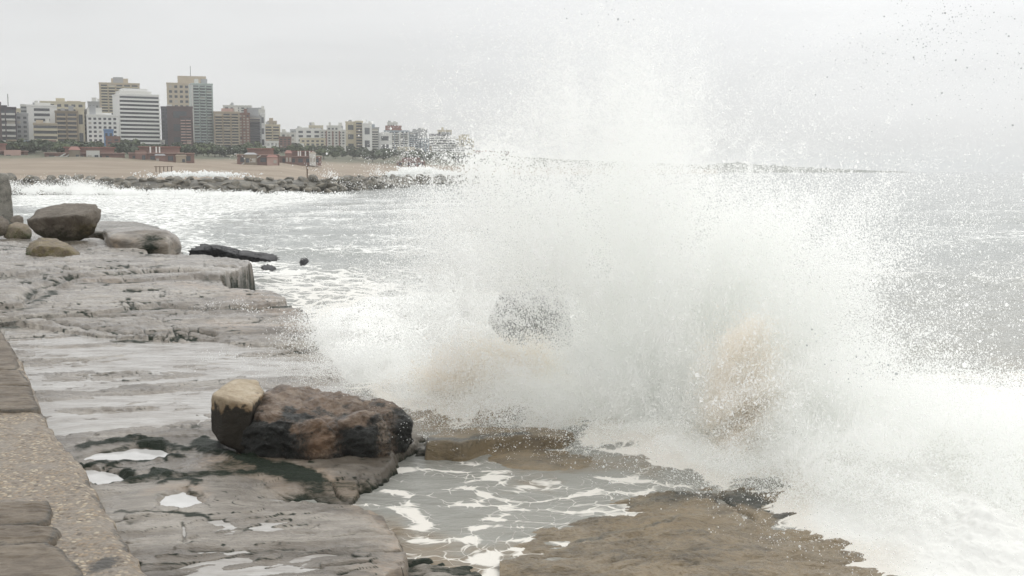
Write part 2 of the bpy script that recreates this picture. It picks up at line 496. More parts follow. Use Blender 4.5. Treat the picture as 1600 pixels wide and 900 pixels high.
CRACKS = [  # level, polyline in pixels, half width, depth
    (.70, [(318, 526), (360, 535), (420, 538), (470, 538)], 0.190, 0.182),
    (.70, [(0, 497), (60, 499), (130, 508), (230, 519), (330, 520)], 0.114, 0.104),
    (.81, [(35, 475), (60, 452), (110, 440), (240, 430), (330, 428)], 0.152, 0.117),
    (.93, [(0, 428), (60, 421), (150, 424), (245, 424)], 0.076, 0.065),
    (.93, [(300, 412), (340, 415), (366, 414)], 0.095, 0.091),
    (.93, [(250, 405), (180, 412), (60, 416)], 0.057, 0.039),
    (.81, [(200, 452), (300, 457), (420, 450)], 0.076, 0.039),
    (.70, [(330, 505), (400, 498), (450, 490)], 0.095, 0.065),
    (.60, [(165, 580), (215, 578), (270, 583), (430, 585)], 0.133, 0.039),
    (.60, [(120, 636), (180, 638)], 0.095, 0.039),
    (.66, [(300, 845), (380, 858), (470, 862)], 0.057, 0.033),
    (.66, [(190, 800), (280, 796), (360, 812)], 0.057, 0.026),
    (.66, [(440, 760), (475, 752), (500, 758)], 0.171, 0.130),
]
PUDDLES = [
    (.60, 'broad milky puddle beside the seawall edged with dark green weed',
     [(118, 716), (150, 705), (190, 700), (215, 694), (252, 698), (270, 706), (250, 714), (215, 720), (180, 722), (140, 724)]),
    (.60, 'milky puddle tucked against the seawall below the broad puddle',
     [(130, 730), (165, 731), (188, 738), (204, 746), (180, 752), (160, 757), (145, 750)]),
    (.68, 'small half moon puddle in a hollow of the near slab',
     [(254, 776), (264, 768), (284, 764), (304, 769), (310, 778), (296, 784), (278, 788), (258, 784)]),
]
ALGAE = [  # polylines of weed round the puddles, pixels on the .6 level, half width in metres
    ([(130, 697), (165, 692), (200, 686), (232, 688), (262, 697), (320, 702), (380, 722)], .13),
    ([(136, 726), (160, 722), (206, 721), (240, 713), (272, 712)], .10),
    ([(188, 738), (206, 747), (260, 743)], .10), ([(150, 756), (178, 752)], .06),
    ([(320, 690), (350, 712), (420, 730), (480, 742)], .16),
    ([(262, 764), (284, 760), (306, 766)], .10),
]


def shelf_height(X, Y):
    wx = X + .22 * fbm(X * .9, Y * .9, 3.1, 5) + .05 * fbm(X * 6, Y * 6, 1.0, 3)
    wy = Y + .45 * fbm(X * .7, Y * .7, 7.7, 5) + .08 * fbm(X * 5, Y * 5, 4.0, 3)
    h = np.full(X.shape, -1.2, np.float32); st = np.zeros_like(h)  # st: weed and stain, plus shade painted at steps and cracks
    for z, pts, w in SLABS:
        d = poly_sdf(wx, wy, Gp(pts, z))
        hz = z - (z + 1.2) * sstep(-.02, w * 2.2, d) - .04 * sstep(-.35, 0, d)
        if z > .65: st = np.where(hz > h, np.clip(.75 * np.exp(-((d - .10) / .16) ** 2) * sstep(-.25, .25, fbm(X * .8, Y * .8, z * 9, 3)), 0, 1), st * (1 - .0))  # shade painted as a dark line along the slab edges
        if z > .65: st = np.maximum(st, .8 * np.exp(-((d - .22) / .16) ** 2) * (d > 0) * sstep(-.3, .2, fbm(X * .8, Y * .8, z * 9, 3)))  # undercut shade painted at the foot of each step
        h = np.maximum(h, hz)
    tn = np.zeros_like(h)
    # bedding: low stepped ripples, stretched along the strike of the rock
    a = .35
    u = X * math.cos(a) + Y * math.sin(a); v = -X * math.sin(a) + Y * math.cos(a)
    far = sstep(16, 24, Y)
    n = fbm(u * .38, v * .85, 0, 5, .5)
    t = n * 6; fr = t - np.floor(t); ter = (np.floor(t) + sstep(.86, .98, fr)) / 6
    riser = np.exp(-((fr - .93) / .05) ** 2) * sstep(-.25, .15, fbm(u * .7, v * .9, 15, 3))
    rel = (.10 + .05 * far) * ter + .030 * fbm(u * 1.3, v * 3.4, 2, 6, .58) * (1 - .4 * far) + .008 * fbm(u * 9, v * 16, 5, 3)
    rid = fbm(u * .28 + .25 * fbm(u, v, 3, 3), v * 1.1, 11, 4); rid = np.exp(-(rid / (.026 + .020 * far)) ** 2) * sstep(-.1, .2, fbm(u * .4, v * .9, 6, 3))
    rid2 = fbm(u * .9, v * .35 + .25 * fbm(u, v, 9, 3), 31, 4); rid2 = np.exp(-(rid2 / .022) ** 2) * sstep(.05, .3, fbm(u * .5, v * .5, 16, 3))
    rid = np.maximum(rid, .8 * rid2)
    rel = rel - .05 * rid
    h = h + np.where(h > .2, rel, rel * .5)
    st = np.maximum(st, np.maximum(1.0 * rid, .8 * riser))  # painted shade in the natural cracks and on the bedding risers
    st = np.maximum(st, .30 * sstep(.1, .5, fbm(u * .4, v * 1.6, 21, 5, .6)))
    for z, pts, w, dep in CRACKS:
        d = line_dist(wx, wy, Gp(pts, z))
        k = np.exp(-(d / w) ** 2)
        h -= dep * k; st = np.maximum(st, .75 * np.exp(-(d / (w * .8)) ** 2))  # crack carved, its shade painted in as well
    for zl, _, pts in PUDDLES:
        d = poly_sdf(X + .06 * fbm(X * 5, Y * 4, 1, 4), Y + .11 * fbm(X * 5, Y * 4, 8, 4), Gp(pts, zl))
        k = 1 - sstep(-.04, .10, d)
        rk = 1 - sstep(.25, .7, d)
        h = np.where(d > 0, np.maximum(h, zl - .015) * rk + h * (1 - rk), h)
        st = np.maximum(st, .55 * np.exp(-((d - .06) / .07) ** 2) * sstep(-.3, .3, fbm(X * 3, Y * 2, 5, 3)))
        h = h * (1 - k) + (zl - .085) * k
    for pts, w in ALGAE:
        d = line_dist(X + .1 * fbm(X * 5, Y * 3, 1, 4), Y + .25 * fbm(X * 5, Y * 3, 6, 4), Gp(pts, .60))
        kk = np.exp(-(d / w) ** 2); st = np.maximum(st, kk * 1.15); h = h + .03 * kk
    st = np.maximum(st, .85 * (1 - sstep(.42, .58, h)))
    # tan and weed colours where the photograph has them
    for pts, z, amt, ww in [([(460, 752), (545, 760), (600, 800), (640, 840), (600, 900)], .62, .45, .30),
                            ([(340, 720), (420, 740), (540, 756)], .6, .8, .28), ([(150, 430), (360, 440), (440, 470)], .95, .45, .6),
                            ([(330, 500), (480, 505)], .75, .5, .7), ([(240, 775), (300, 762), (330, 785)], .62, .6, .15)]:
        d = line_dist(wx, wy, Gp(pts, z)); tn = np.maximum(tn, amt * np.exp(-(d / ww) ** 2))
    d = line_dist(wx, wy, Gp([(350, 735), (430, 748), (520, 765), (560, 758)], .55)); st = np.maximum(st, .62 * np.exp(-(d / .2) ** 2))
    return h, st, tn


def polar(px0, px1, ncol, rows_y):
    u = (np.linspace(px0, px1, ncol) - 800) / F
    Y = np.repeat(np.asarray(rows_y, np.float64)[:, None], ncol, 1)
    X = Y * u[None, :]
    return X.astype(np.float32), Y.astype(np.float32)


def build_shelf():
    rows = (2.75 * F) / np.linspace(330, 990 + 0, 620).clip(1) if False else (2.75 * F) / (np.concatenate([np.linspace(335, 392, 60), np.linspace(392.5, 548, 260), np.linspace(549, 1000, 420)]) - 268)
    X, Y = polar(-450, 1080, 860, rows)
    h, st, tn = shelf_height(X, Y)
    V = np.stack([X, Y, h], -1).reshape(-1, 3); Fc = grid_faces(*X.shape)
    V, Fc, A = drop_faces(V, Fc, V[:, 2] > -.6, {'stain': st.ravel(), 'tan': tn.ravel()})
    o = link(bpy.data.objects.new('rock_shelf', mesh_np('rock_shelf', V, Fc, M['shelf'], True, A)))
    tag(o, 'wet grey bedrock shelf stepping down from the ledges to the surf', 'rock shelf', kind='structure')


build_shelf()

for zl, label, pts in PUDDLES:
    ring = []
    w = Gp(pts, zl)
    for i in range(len(w)):
        (ax, ay), (bx, by) = w[i], w[(i + 1) % len(w)]
        for t in np.linspace(0, 1, 6)[:-1]:
            ring.append((ax + (bx - ax) * t, ay + (by - ay) * t))
    ring = np.array(ring); mid = ring.mean(0); ring = mid + (ring - mid) * 1.25
    V = [(0, 0, 0)] + [(x - mid[0], y - mid[1], 0) for x, y in ring]
    n = len(ring)
    Fc = np.array([[0, 1 + i, 1 + (i + 1) % n] for i in range(n)])
    o = link(bpy.data.objects.new('puddle', mesh_np('puddle', np.array(V), Fc, M['puddle'])))
    o.location = (mid[0], mid[1], zl - .048); tag(o, label, 'puddle', 'puddles on the rock shelf')


def shelf_water(label, level, out, y0, y1):
    rows = (3.0 * F) / (np.linspace(y0, y1, 300) - 268)
    X, Y = polar(0, 720, 420, rows)
    d = poly_sdf(X, Y, Gp(out, level))
    z = level + .004 * fbm(X * 1.2, Y * 1.2, 3, 3) - .05 * sstep(-.5, .05, d)
    V = np.stack([X, Y, z], -1).reshape(-1, 3)
    V, Fc, A = drop_faces(V, grid_faces(*X.shape), d.ravel() < 0, {})
    o = link(bpy.data.objects.new('shallow_water', mesh_np('shallow_water', V, Fc, M['film'])))
    tag(o, label, 'water', kind='structure')


shelf_water('thin sheet of milky water draining over the flat rock shelf', .600, [(-60, 508), (30, 512), (250, 524), (470, 536), (515, 560), (540, 590), (590, 620), (560, 645), (440, 650), (330, 668), (200, 680), (90, 684), (-60, 600)], 500, 800)
shelf_water('shallow sheets of water lying in the hollows of the near slab', .641, [(170, 800), (225, 800), (330, 772), (430, 772), (540, 800), (592, 834), (580, 872), (540, 960), (520, 1040), (270, 1040)], 740, 1060)


# ----------------------------------------------------------------------------- rocks
def hull_shape(pts, sub, p, amp, freq, seed):
    bm = bmesh.new()
    for q in pts: bm.verts.new(q)
    r = bmesh.ops.convex_hull(bm, input=bm.verts)
    bm.normal_update()
    pl = []
    c = sum((Vector(q) for q in pts), Vector()) / len(pts)
    for f in bm.faces:
        n = f.normal.copy(); d = n.dot(f.verts[0].co - c)
        if d < 0: n, d = -n, -d
        if f.calc_area() > 1e-6: pl.append((n.x, n.y, n.z, max(d, 1e-3)))
    bm.free()
    pl = np.array(pl)
    uniq = {}
    for q in pl: uniq[tuple(np.round(q, 2))] = q
    pl = np.array(list(uniq.values()))
    b2 = bmesh.new(); bmesh.ops.create_icosphere(b2, subdivisions=sub, radius=1.0)
    U = np.array([v.co[:] for v in b2.verts]); Fc = np.array([[v.index for v in f.verts] for f in b2.faces]); b2.free()
    U /= np.linalg.norm(U, axis=1)[:, None]
    k = np.maximum(U @ pl[:, :3].T / pl[:, 3], 0)
    r = 1.0 / (np.sum(k ** p, axis=1) ** (1.0 / p))
    W = U * r[:, None]
    s = float(np.mean(r))
    q = W / s * freq + seed
    dn = fbm(q[:, 0], q[:, 1], q[:, 2], 6, .55) + .6 * (np.abs(fbm(q[:, 0] * 1.7, q[:, 1] * 1.7, q[:, 2] * 2.6 + 5, 4)) - .2)
    W = W * (1 + amp * dn)[:, None]
    return W, Fc, c, s


def hull_rock(name, pts, mat, label, cat='rock', group=None, sub=5, p=16, amp=.05, freq=1.6, seed=0.0, dents=(), stain_shadef=None, tanf=None, ter=0.0, parent=None, lobes=None, voxel=.02):
    """A boulder: the hull of the given world points, edges rounded, surface broken up."""
    if lobes:
        VV, FF, off = [], [], 0
        for q in lobes:
            W, Fc, c, s = hull_shape(q, sub, p, amp, freq, seed)
            VV.append(W + np.array(c)); FF.append(Fc + off); off += len(W)
        tmp = bpy.data.objects.new('lobes', mesh_np('lobes', np.concatenate(VV), np.concatenate(FF)))
        COL.objects.link(tmp)
        rm = tmp.modifiers.new('r', 'REMESH'); rm.mode = 'VOXEL'; rm.voxel_size = voxel
        smo = tmp.modifiers.new('s', 'SMOOTH'); smo.iterations = 4; smo.factor = .5
        ev = tmp.evaluated_get(bpy.context.evaluated_depsgraph_get()).to_mesh()
        n = len(ev.vertices); W = np.empty(n * 3, np.float32); ev.vertices.foreach_get('co', W); W = W.reshape(-1, 3)
        NN = np.empty(n * 3, np.float32); ev.vertices.foreach_get('normal', NN); NN = NN.reshape(-1, 3)
        Fc = np.array([f.vertices[:] for f in ev.polygons])
        bpy.data.objects.remove(tmp)
        dsp = .065 * fbm(W[:, 0] * 2.6, W[:, 1] * 2.6, W[:, 2] * 4.0, 7, .6) + .06 * (.22 - np.abs(fbm(W[:, 0] * 5, W[:, 1] * 5, W[:, 2] * 9, 4)))
        W = W + NN * dsp[:, None]
        c = W.mean(0); W = W - c; s = .5
        q = W * 2.2 + seed
    else:
        W, Fc, c, s = hull_shape(pts, sub, p, amp, freq, seed)
        q = W / s * freq + seed
    cc = np.array(c)
    for (dp, rad, dep) in dents:
        dv = np.array(dp) - cc
        dist = np.linalg.norm(W - dv, axis=1)
        W *= (1 - dep * np.exp(-(dist / rad) ** 2))[:, None]
    wp = W + cc
    zmin = float(wp[:, 2].min())
    st = stain_shadef(wp, fbm(q[:, 0] * 2, q[:, 1] * 2, q[:, 2] * 2, 4)) if stain_shadef else np.zeros(len(W))
    tn = tanf(wp, fbm(q[:, 0] * 1.3 + 4, q[:, 1] * 1.3, q[:, 2] * 1.3, 4)) if tanf else np.zeros(len(W))
    base = np.array([cc[0], cc[1], zmin])
    me = mesh_np(name, wp - base, Fc, mat, True, {'stain': st, 'tan': tn})
    o = bpy.data.objects.new(name, me); o.location = base
    link(o, parent)
    if label: tag(o, label, cat, group)
    return o


def pp(*a): return [tuple(P(*q)) for q in a]


# big brown boulder in the foreground: several lobes grown together
d0 = 11.2
LOBES = [
    [(392, 648, d0 + .2), (398, 616, d0 + .7), (425, 604, d0 + 1.2), (520, 604, d0 + 1.3), (570, 622, d0 + 1.25), (606, 652, d0 + .7), (590, 668, d0 + .25), (490, 672, d0 + .05), (430, 655, d0 + .1),
     (384, 706, d0 + .22), (606, 712, d0 + .28), (420, 720, d0 + 1.2), (580, 700, d0 + 1.2), (480, 742, d0 + .07), (540, 738, d0 + .10), (410, 730, d0 + .14), (600, 680, d0 + .26), (388, 680, d0 + .2)],
    [(384, 662, d0 + .12), (440, 660, d0 + .06), (456, 690, d0 + .02), (450, 738, d0 + .02), (400, 726, d0 + .08), (370, 706, d0 + .25), (384, 690, d0 + .1), (420, 660, d0 + .6), (410, 730, d0 + .6)],
    [(436, 690, d0 + .02), (462, 662, d0 + .06), (506, 656, d0 + .06), (532, 684, d0 + .0), (540, 726, d0 + .0), (510, 746, d0 - .02), (452, 742, d0 - .0), (480, 660, d0 + .6), (485, 735, d0 + .6), (492, 700, d0 - .09)],
    [(524, 668, d0 + .08), (560, 640, d0 + .25), (598, 648, d0 + .28), (612, 690, d0 + .24), (612, 714, d0 + .25), (574, 734, d0 + .08), (530, 742, d0 + .02), (518, 712, d0 + .05), (570, 650, d0 + .8), (570, 725, d0 + .8), (572, 690, d0 + .03)],
    [(560, 622, d0 + 1.1), (626, 630, d0 + .95), (641, 650, d0 + .75), (643, 676, d0 + .65), (634, 706, d0 + .6), (600, 716, d0 + .4), (592, 660, d0 + .4), (600, 642, d0 + .6), (580, 700, d0 + 1.2), (640, 690, d0 + 1.1)],
]
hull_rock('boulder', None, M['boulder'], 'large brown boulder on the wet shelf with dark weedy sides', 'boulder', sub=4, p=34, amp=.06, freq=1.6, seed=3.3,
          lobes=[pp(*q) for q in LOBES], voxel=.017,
          stain_shadef=lambda w, n: .97 * (1 - sstep(.92, 1.10, w[:, 2] + .22 * n)) - .75 * np.exp(-(((w[:, 0] + 2.0) / .20) ** 2 + ((w[:, 2] - .80) / .26) ** 2)) - .45 * np.exp(-((w[:, 0] + 1.35) / .10) ** 2) + .8 * np.exp(-(((w[:, 0] + 2.28) / .16) ** 2 + ((w[:, 2] - 1.04) / .07) ** 2)) * (w[:, 1] < d0 + .35),  # last term paints the shade of the cavity under the overhang
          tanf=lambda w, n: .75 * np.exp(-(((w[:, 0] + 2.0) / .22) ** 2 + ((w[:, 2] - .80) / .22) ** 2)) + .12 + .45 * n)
# pale block leaning on it
hull_rock('rock_block', pp((330, 618, d0 + .25), (345, 604, d0 + .75), (372, 590, d0 + 1.0), (402, 594, d0 + 1.0), (414, 612, d0 + .7), (392, 632, d0 + .12), (350, 622, d0 + .1),
                           (330, 672, d0 + .3), (345, 694, d0 + .2), (385, 712, d0 + .15), (400, 690, d0 + .8), (340, 670, d0 + .9)),
          M['pale_rock'], 'pale topped stone block wedged against the large brown boulder', 'rock', sub=5, p=150, amp=.05, freq=2.2, seed=8.1,
          stain_shadef=lambda w, n: 1.0 * (1 - sstep(1.05, 1.24, w[:, 2] + .16 * n)), tanf=lambda w, n: .7 * (1 - sstep(1.06, 1.26, w[:, 2] + .1 * n)))
# round boulder at the back left
d1 = 41.5
hull_rock('boulder', pp((40, 345, d1), (60, 325, d1 + .9), (100, 316, d1 + 1.4), (145, 317, d1 + 1.2), (159, 326, d1 + .6), (158, 345, d1 + .2), (146, 366, d1 + .1),
                        (118, 380, d1), (90, 380, d1), (60, 370, d1), (44, 356, d1 + .1), (70, 340, d1 - .5), (125, 335, d1 - .55), (90, 372, d1 + 1.3), (135, 365, d1 + 1.2), (55, 352, d1 + 1.2)),
          M['round_rock'], 'rounded grey boulder with olive underside perched on the ledge', 'boulder', sub=5, p=30, amp=.075, freq=2.2, seed=1.2,
          stain_shadef=lambda w, n: .75 * (1 - sstep(1.15, 1.75, w[:, 2] + .5 * n)), tanf=lambda w, n: .8 * sstep(-16.9, -16.0, w[:, 0]) * (1 - sstep(1.4, 1.9, w[:, 2] + .5 * n)))
d2 = 33.8
hull_rock('rock', pp((38, 398, d2), (45, 380, d2 + .6), (62, 370, d2 + .9), (86, 372, d2 + .9), (110, 382, d2 + .6), (126, 396, d2 + .2), (124, 404, d2), (80, 406, d2 - .2), (50, 402, d2), (60, 384, d2 - .1), (95, 386, d2 - .1), (100, 400, d2 + .8)),
          M['moss_rock'], 'low angular rock with green moss in front of the rounded boulder', 'rock', sub=5, p=130, amp=.10, freq=2.0, seed=5.5,
          stain_shadef=lambda w, n: .85 * (1 - sstep(1.05, 1.35, w[:, 2] + .2 * n)) * (1 - .7 * sstep(-15.1, -14.6, w[:, 0])) + .3 * n, tanf=lambda w, n: .35 + .8 * n)
d3 = 42.5
for k, (pts, mat, lab) in enumerate([
    ([(4, 372, d3), (8, 352, d3 + .4), (26, 345, d3 + .6), (44, 350, d3 + .5), (52, 362, d3 + .3), (50, 374, d3), (24, 376, d3 - .2), (28, 356, d3 - .2), (30, 372, d3 + .9)], 'moss_rock',
     'small mossy rock between the rounded boulder and the old wall end'),
    ([(-22, 366, d3), (-20, 346, d3 + .5), (-2, 334, d3 + .7), (14, 344, d3 + .5), (16, 362, d3 + .2), (2, 370, d3 - .1), (-5, 350, d3 - .2), (0, 366, d3 + 1)], 'round_rock',
     'dark grey rock at the foot of the old wall end'),
    ([(14, 346, d3 + 2), (18, 338, d3 + 2.3), (30, 335, d3 + 2.5), (38, 340, d3 + 2.2), (37, 350, d3 + 2), (24, 352, d3 + 1.9), (26, 348, d3 + 2.6)], 'round_rock',
     'small brownish stone lying behind the mossy rock by the old wall')]):
    hull_rock('rock', pp(*pts), M[mat], lab, 'rock', sub=4, p=14, amp=.06, seed=k * 2.2,
              stain_shadef=lambda w, n: .45 * (1 - sstep(1.2, 1.7, w[:, 2])) + .3 * n, tanf=lambda w, n: .2 + .5 * n)
# rounded ledge block beyond the ledges
d4 = 38.0
hull_rock('rock_block', pp((170, 370, d4 - .2), (183, 362, d4 + .2), (225, 358, d4 + .2), (262, 360, d4 + .2), (277, 369, d4 + .4), (284, 384, d4 + .5), (282, 425, d4 + .8), (262, 428, d4 - .2), (200, 425, d4 - .4), (182, 418, d4 + .3), (176, 390, d4 + .4),
                           (160, 357, 42.5), (215, 353, 43), (258, 359, 42), (277, 372, 40.5), (270, 428, 42), (165, 420, 43), (230, 385, d4 - .5), (262, 380, d4 - .4)),
          M['shelf'], 'long rounded grey ledge block with streaked front above the surf', 'rock', sub=6, p=90, amp=.045, freq=2.6, seed=2.7,
          stain_shadef=lambda w, n: .75 * np.exp(-((w[:, 0] + 12.4) / .5) ** 2) * (1 - sstep(1.3, 1.6, w[:, 2])) + .2 * n, tanf=lambda w, n: .3 * (1 - sstep(1.2, 1.6, w[:, 2])) + .4 * n)
hull_rock('rock_slab', pp((120, 358, 46), (150, 362, 45), (238, 361, 45), (252, 355, 48), (214, 346, 51), (140, 344, 51), (118, 350, 49), (125, 395, 46), (240, 395, 45), (250, 390, 48), (140, 385, 51), (215, 385, 51)),
          M['shelf'], 'thin layered grey slab lying behind the long rounded ledge block', 'rock', sub=6, p=40, amp=.02, freq=5, seed=7.7, stain_shadef=lambda w, n: .5 * (1 - sstep(1.2, 1.45, w[:, 2])) + .35 * n)
# black rocks in the water behind the ledge end
d5 = 38.0
for k, (pts, lab) in enumerate([
    ([(294, 392, d5), (318, 380, d5 + 1), (345, 382, d5 + 1), (368, 388, d5 + .8), (392, 398, d5 + .6), (398, 408, d5), (320, 408, d5), (300, 400, d5), (340, 388, d5 - .3)], 'long black reef rock breaking the foam behind the ledge end'),
    ([(368, 396, d5 - 1), (376, 390, d5), (392, 391, d5), (408, 397, d5 - .3), (438, 398, d5 - .3), (441, 404, d5 - .6), (436, 409, d5 - 1), (392, 410, d5 - 1), (374, 404, d5 - 1)], 'flat black reef rock at the seaward end of the long one'),
    ([(402, 418, d5 - 3), (410, 411, d5 - 2.6), (424, 412, d5 - 2.5), (436, 420, d5 - 2.8), (433, 425, d5 - 3), (410, 423, d5 - 3.1)], 'small low black rock in the foam below the flat reef rock'),
    ([(467, 410, d5 - 2), (470, 404, d5 - 1.9), (480, 402, d5 - 1.7), (484, 408, d5 - 1.9), (478, 415, d5 - 2.1), (469, 416, d5 - 2.1)], 'lone black rock standing apart in the foam')]):
    hull_rock('sea_rock', pp(*pts), M['black_rock'], lab, 'rock', 'black rocks in the surf', sub=5, p=30, amp=.26, freq=2.6, seed=k * 3.1)
# rock in the spray
d6 = 17.5
hull_rock('sea_rock', pp((780, 462, d6), (790, 444, d6 + .6), (825, 440, d6 + .9), (866, 452, d6 + .9), (888, 470, d6 + .6), (886, 500, d6 + .3), (862, 540, d6), (820, 535, d6), (784, 510, d6), (774, 490, d6 + .1),
                         (815, 470, d6 - .45), (850, 480, d6 - .4), (760, 505, d6 + .5), (900, 545, d6 + .5), (810, 560, d6 + 1.2)),
          M['sea_rock'], 'tall grey rock half hidden inside the spray', 'rock', sub=5, p=60, amp=.06, freq=2.2, seed=4.4)


# near rock slabs washed by the pool (height-field slabs of their own)
def slab_patch(name, label, X, Y, hfun, mat, keep):
    h, st, tn = hfun(X, Y)
    V = np.stack([X, Y, h], -1).reshape(-1, 3); Fc = grid_faces(*X.shape)
    V, Fc, A = drop_faces(V, Fc, V[:, 2] > keep, {'stain': st.ravel(), 'tan': tn.ravel()})
    o = link(bpy.data.objects.new(name, mesh_np(name, V, Fc, mat, True, A)))
    tag(o, label, 'rock')
    return o


def tan_slab(X, Y):
    wx = X + .10 * fbm(X * 1.6, Y * 1.6, 3.1, 5); wy = Y + .16 * fbm(X * 1.5, Y * 1.5, 7.7, 5)
    d = poly_sdf(wx, wy, Gp([(700, 1000), (770, 895), (835, 852), (900, 812), (965, 788), (1100, 764), (1190, 760), (1236, 786), (1236, 822), (1335, 862), (1400, 886), (1440, 930), (1460, 1100), (800, 1100)], .46))
    h = .585 - .12 * sstep(-1.7, .0, d) - .35 * sstep(-.1, 1.2, d) - .5 * sstep(.5, 1.4, d)
    a = .28; u = X * math.cos(a) + Y * math.sin(a); v = -X * math.sin(a) + Y * math.cos(a)
    n = fbm(u * .8, v * 2.2, 4, 6, .55); t = n * 5; ter = (np.floor(t) + sstep(.5, 1, t - np.floor(t))) / 5
    h += .07 * ter + .06 * fbm(u * 2.0, v * 4.4, 1, 6, .6)
    st = .85 * np.exp(-(line_dist(wx, wy, Gp([(1130, 775), (1180, 780), (1225, 800)], .5)) / .16) ** 2)
    st = np.maximum(st, .55 * np.exp(-(line_dist(wx, wy, Gp([(960, 790), (1060, 772), (1200, 770)], .48)) / .22) ** 2))
    st = np.maximum(st, .5 * np.exp(-(line_dist(wx, wy, Gp([(1010, 862), (1060, 858), (1160, 855)], .55)) / .04) ** 2))
    st = np.maximum(st, .5 * np.exp(-(line_dist(wx, wy, Gp([(900, 842), (1000, 822), (1080, 812)], .5)) / .05) ** 2))
    st += .35 * fbm(X * 1.4, Y * 1.4, 9, 4)
    crack = line_dist(wx, wy, Gp([(1120, 770), (1150, 790), (1170, 805)], .5)); h -= .12 * np.exp(-(crack / .05) ** 2)
    tn = .55 + .5 * fbm(X * 1.1, Y * 1.1, 2, 4) - .35 * sstep(10.0, 11.3, Y)
    return h, st, tn


rows = (3.1 * F) / (np.linspace(735, 1050, 330) - 268)
X, Y = polar(780, 1520, 480, rows)
slab_patch('rock_slab', 'broad tan wet slab sloping into the pool below the spray', X, Y, tan_slab, M['tan_rock'], .1)


def low_slab(X, Y):
    wx = X + .07 * fbm(X * 2, Y * 2, 3.1, 5); wy = Y + .14 * fbm(X * 2, Y * 2, 7.7, 5)
    d = poly_sdf(wx, wy, Gp([(664, 680), (690, 672), (730, 668), (850, 667), (900, 675), (880, 684), (800, 683), (760, 686), (715, 692), (667, 690)], .64))
    h = .64 - 1.2 * sstep(-.03, .14, d)
    d2 = poly_sdf(wx, wy, Gp([(680, 703), (760, 690), (860, 680), (960, 688), (1010, 715), (960, 735), (860, 748), (780, 735), (720, 712)], .46))
    h2 = .50 - .10 * sstep(-.5, .1, d2) - .9 * sstep(0, .6, d2)
    h = np.maximum(h, h2) + .03 * fbm(X * 2, Y * 4, 3, 5) + .012 * fbm(X * 8, Y * 12, 3, 3)
    st = .8 * np.exp(-(line_dist(wx, wy, Gp([(664, 690), (715, 693), (770, 686), (820, 682)], .60)) / .12) ** 2) + .2 * fbm(X * 2, Y * 2, 4, 4)
    tn = .55 + .6 * fbm(X * 1.5, Y * 1.5, 8, 4)
    return h, st, tn


rows = (3.05 * F) / (np.linspace(640, 800, 220) - 268)
X, Y = polar(620, 1080, 330, rows)
slab_patch('rock_slab', 'low flat rock with a dark front edge right of the large boulder', X, Y, low_slab, M['tan_rock'], .1)

# ----------------------------------------------------------------------------- seawall
ZW = 1.0
EDGE = [(300, 1000), (240, 900), (190, 830), (150, 760), (128, 722), (100, 690), (62, 635), (48, 595), (26, 552), (0, 510), (-30, 470), (-60, 440)]


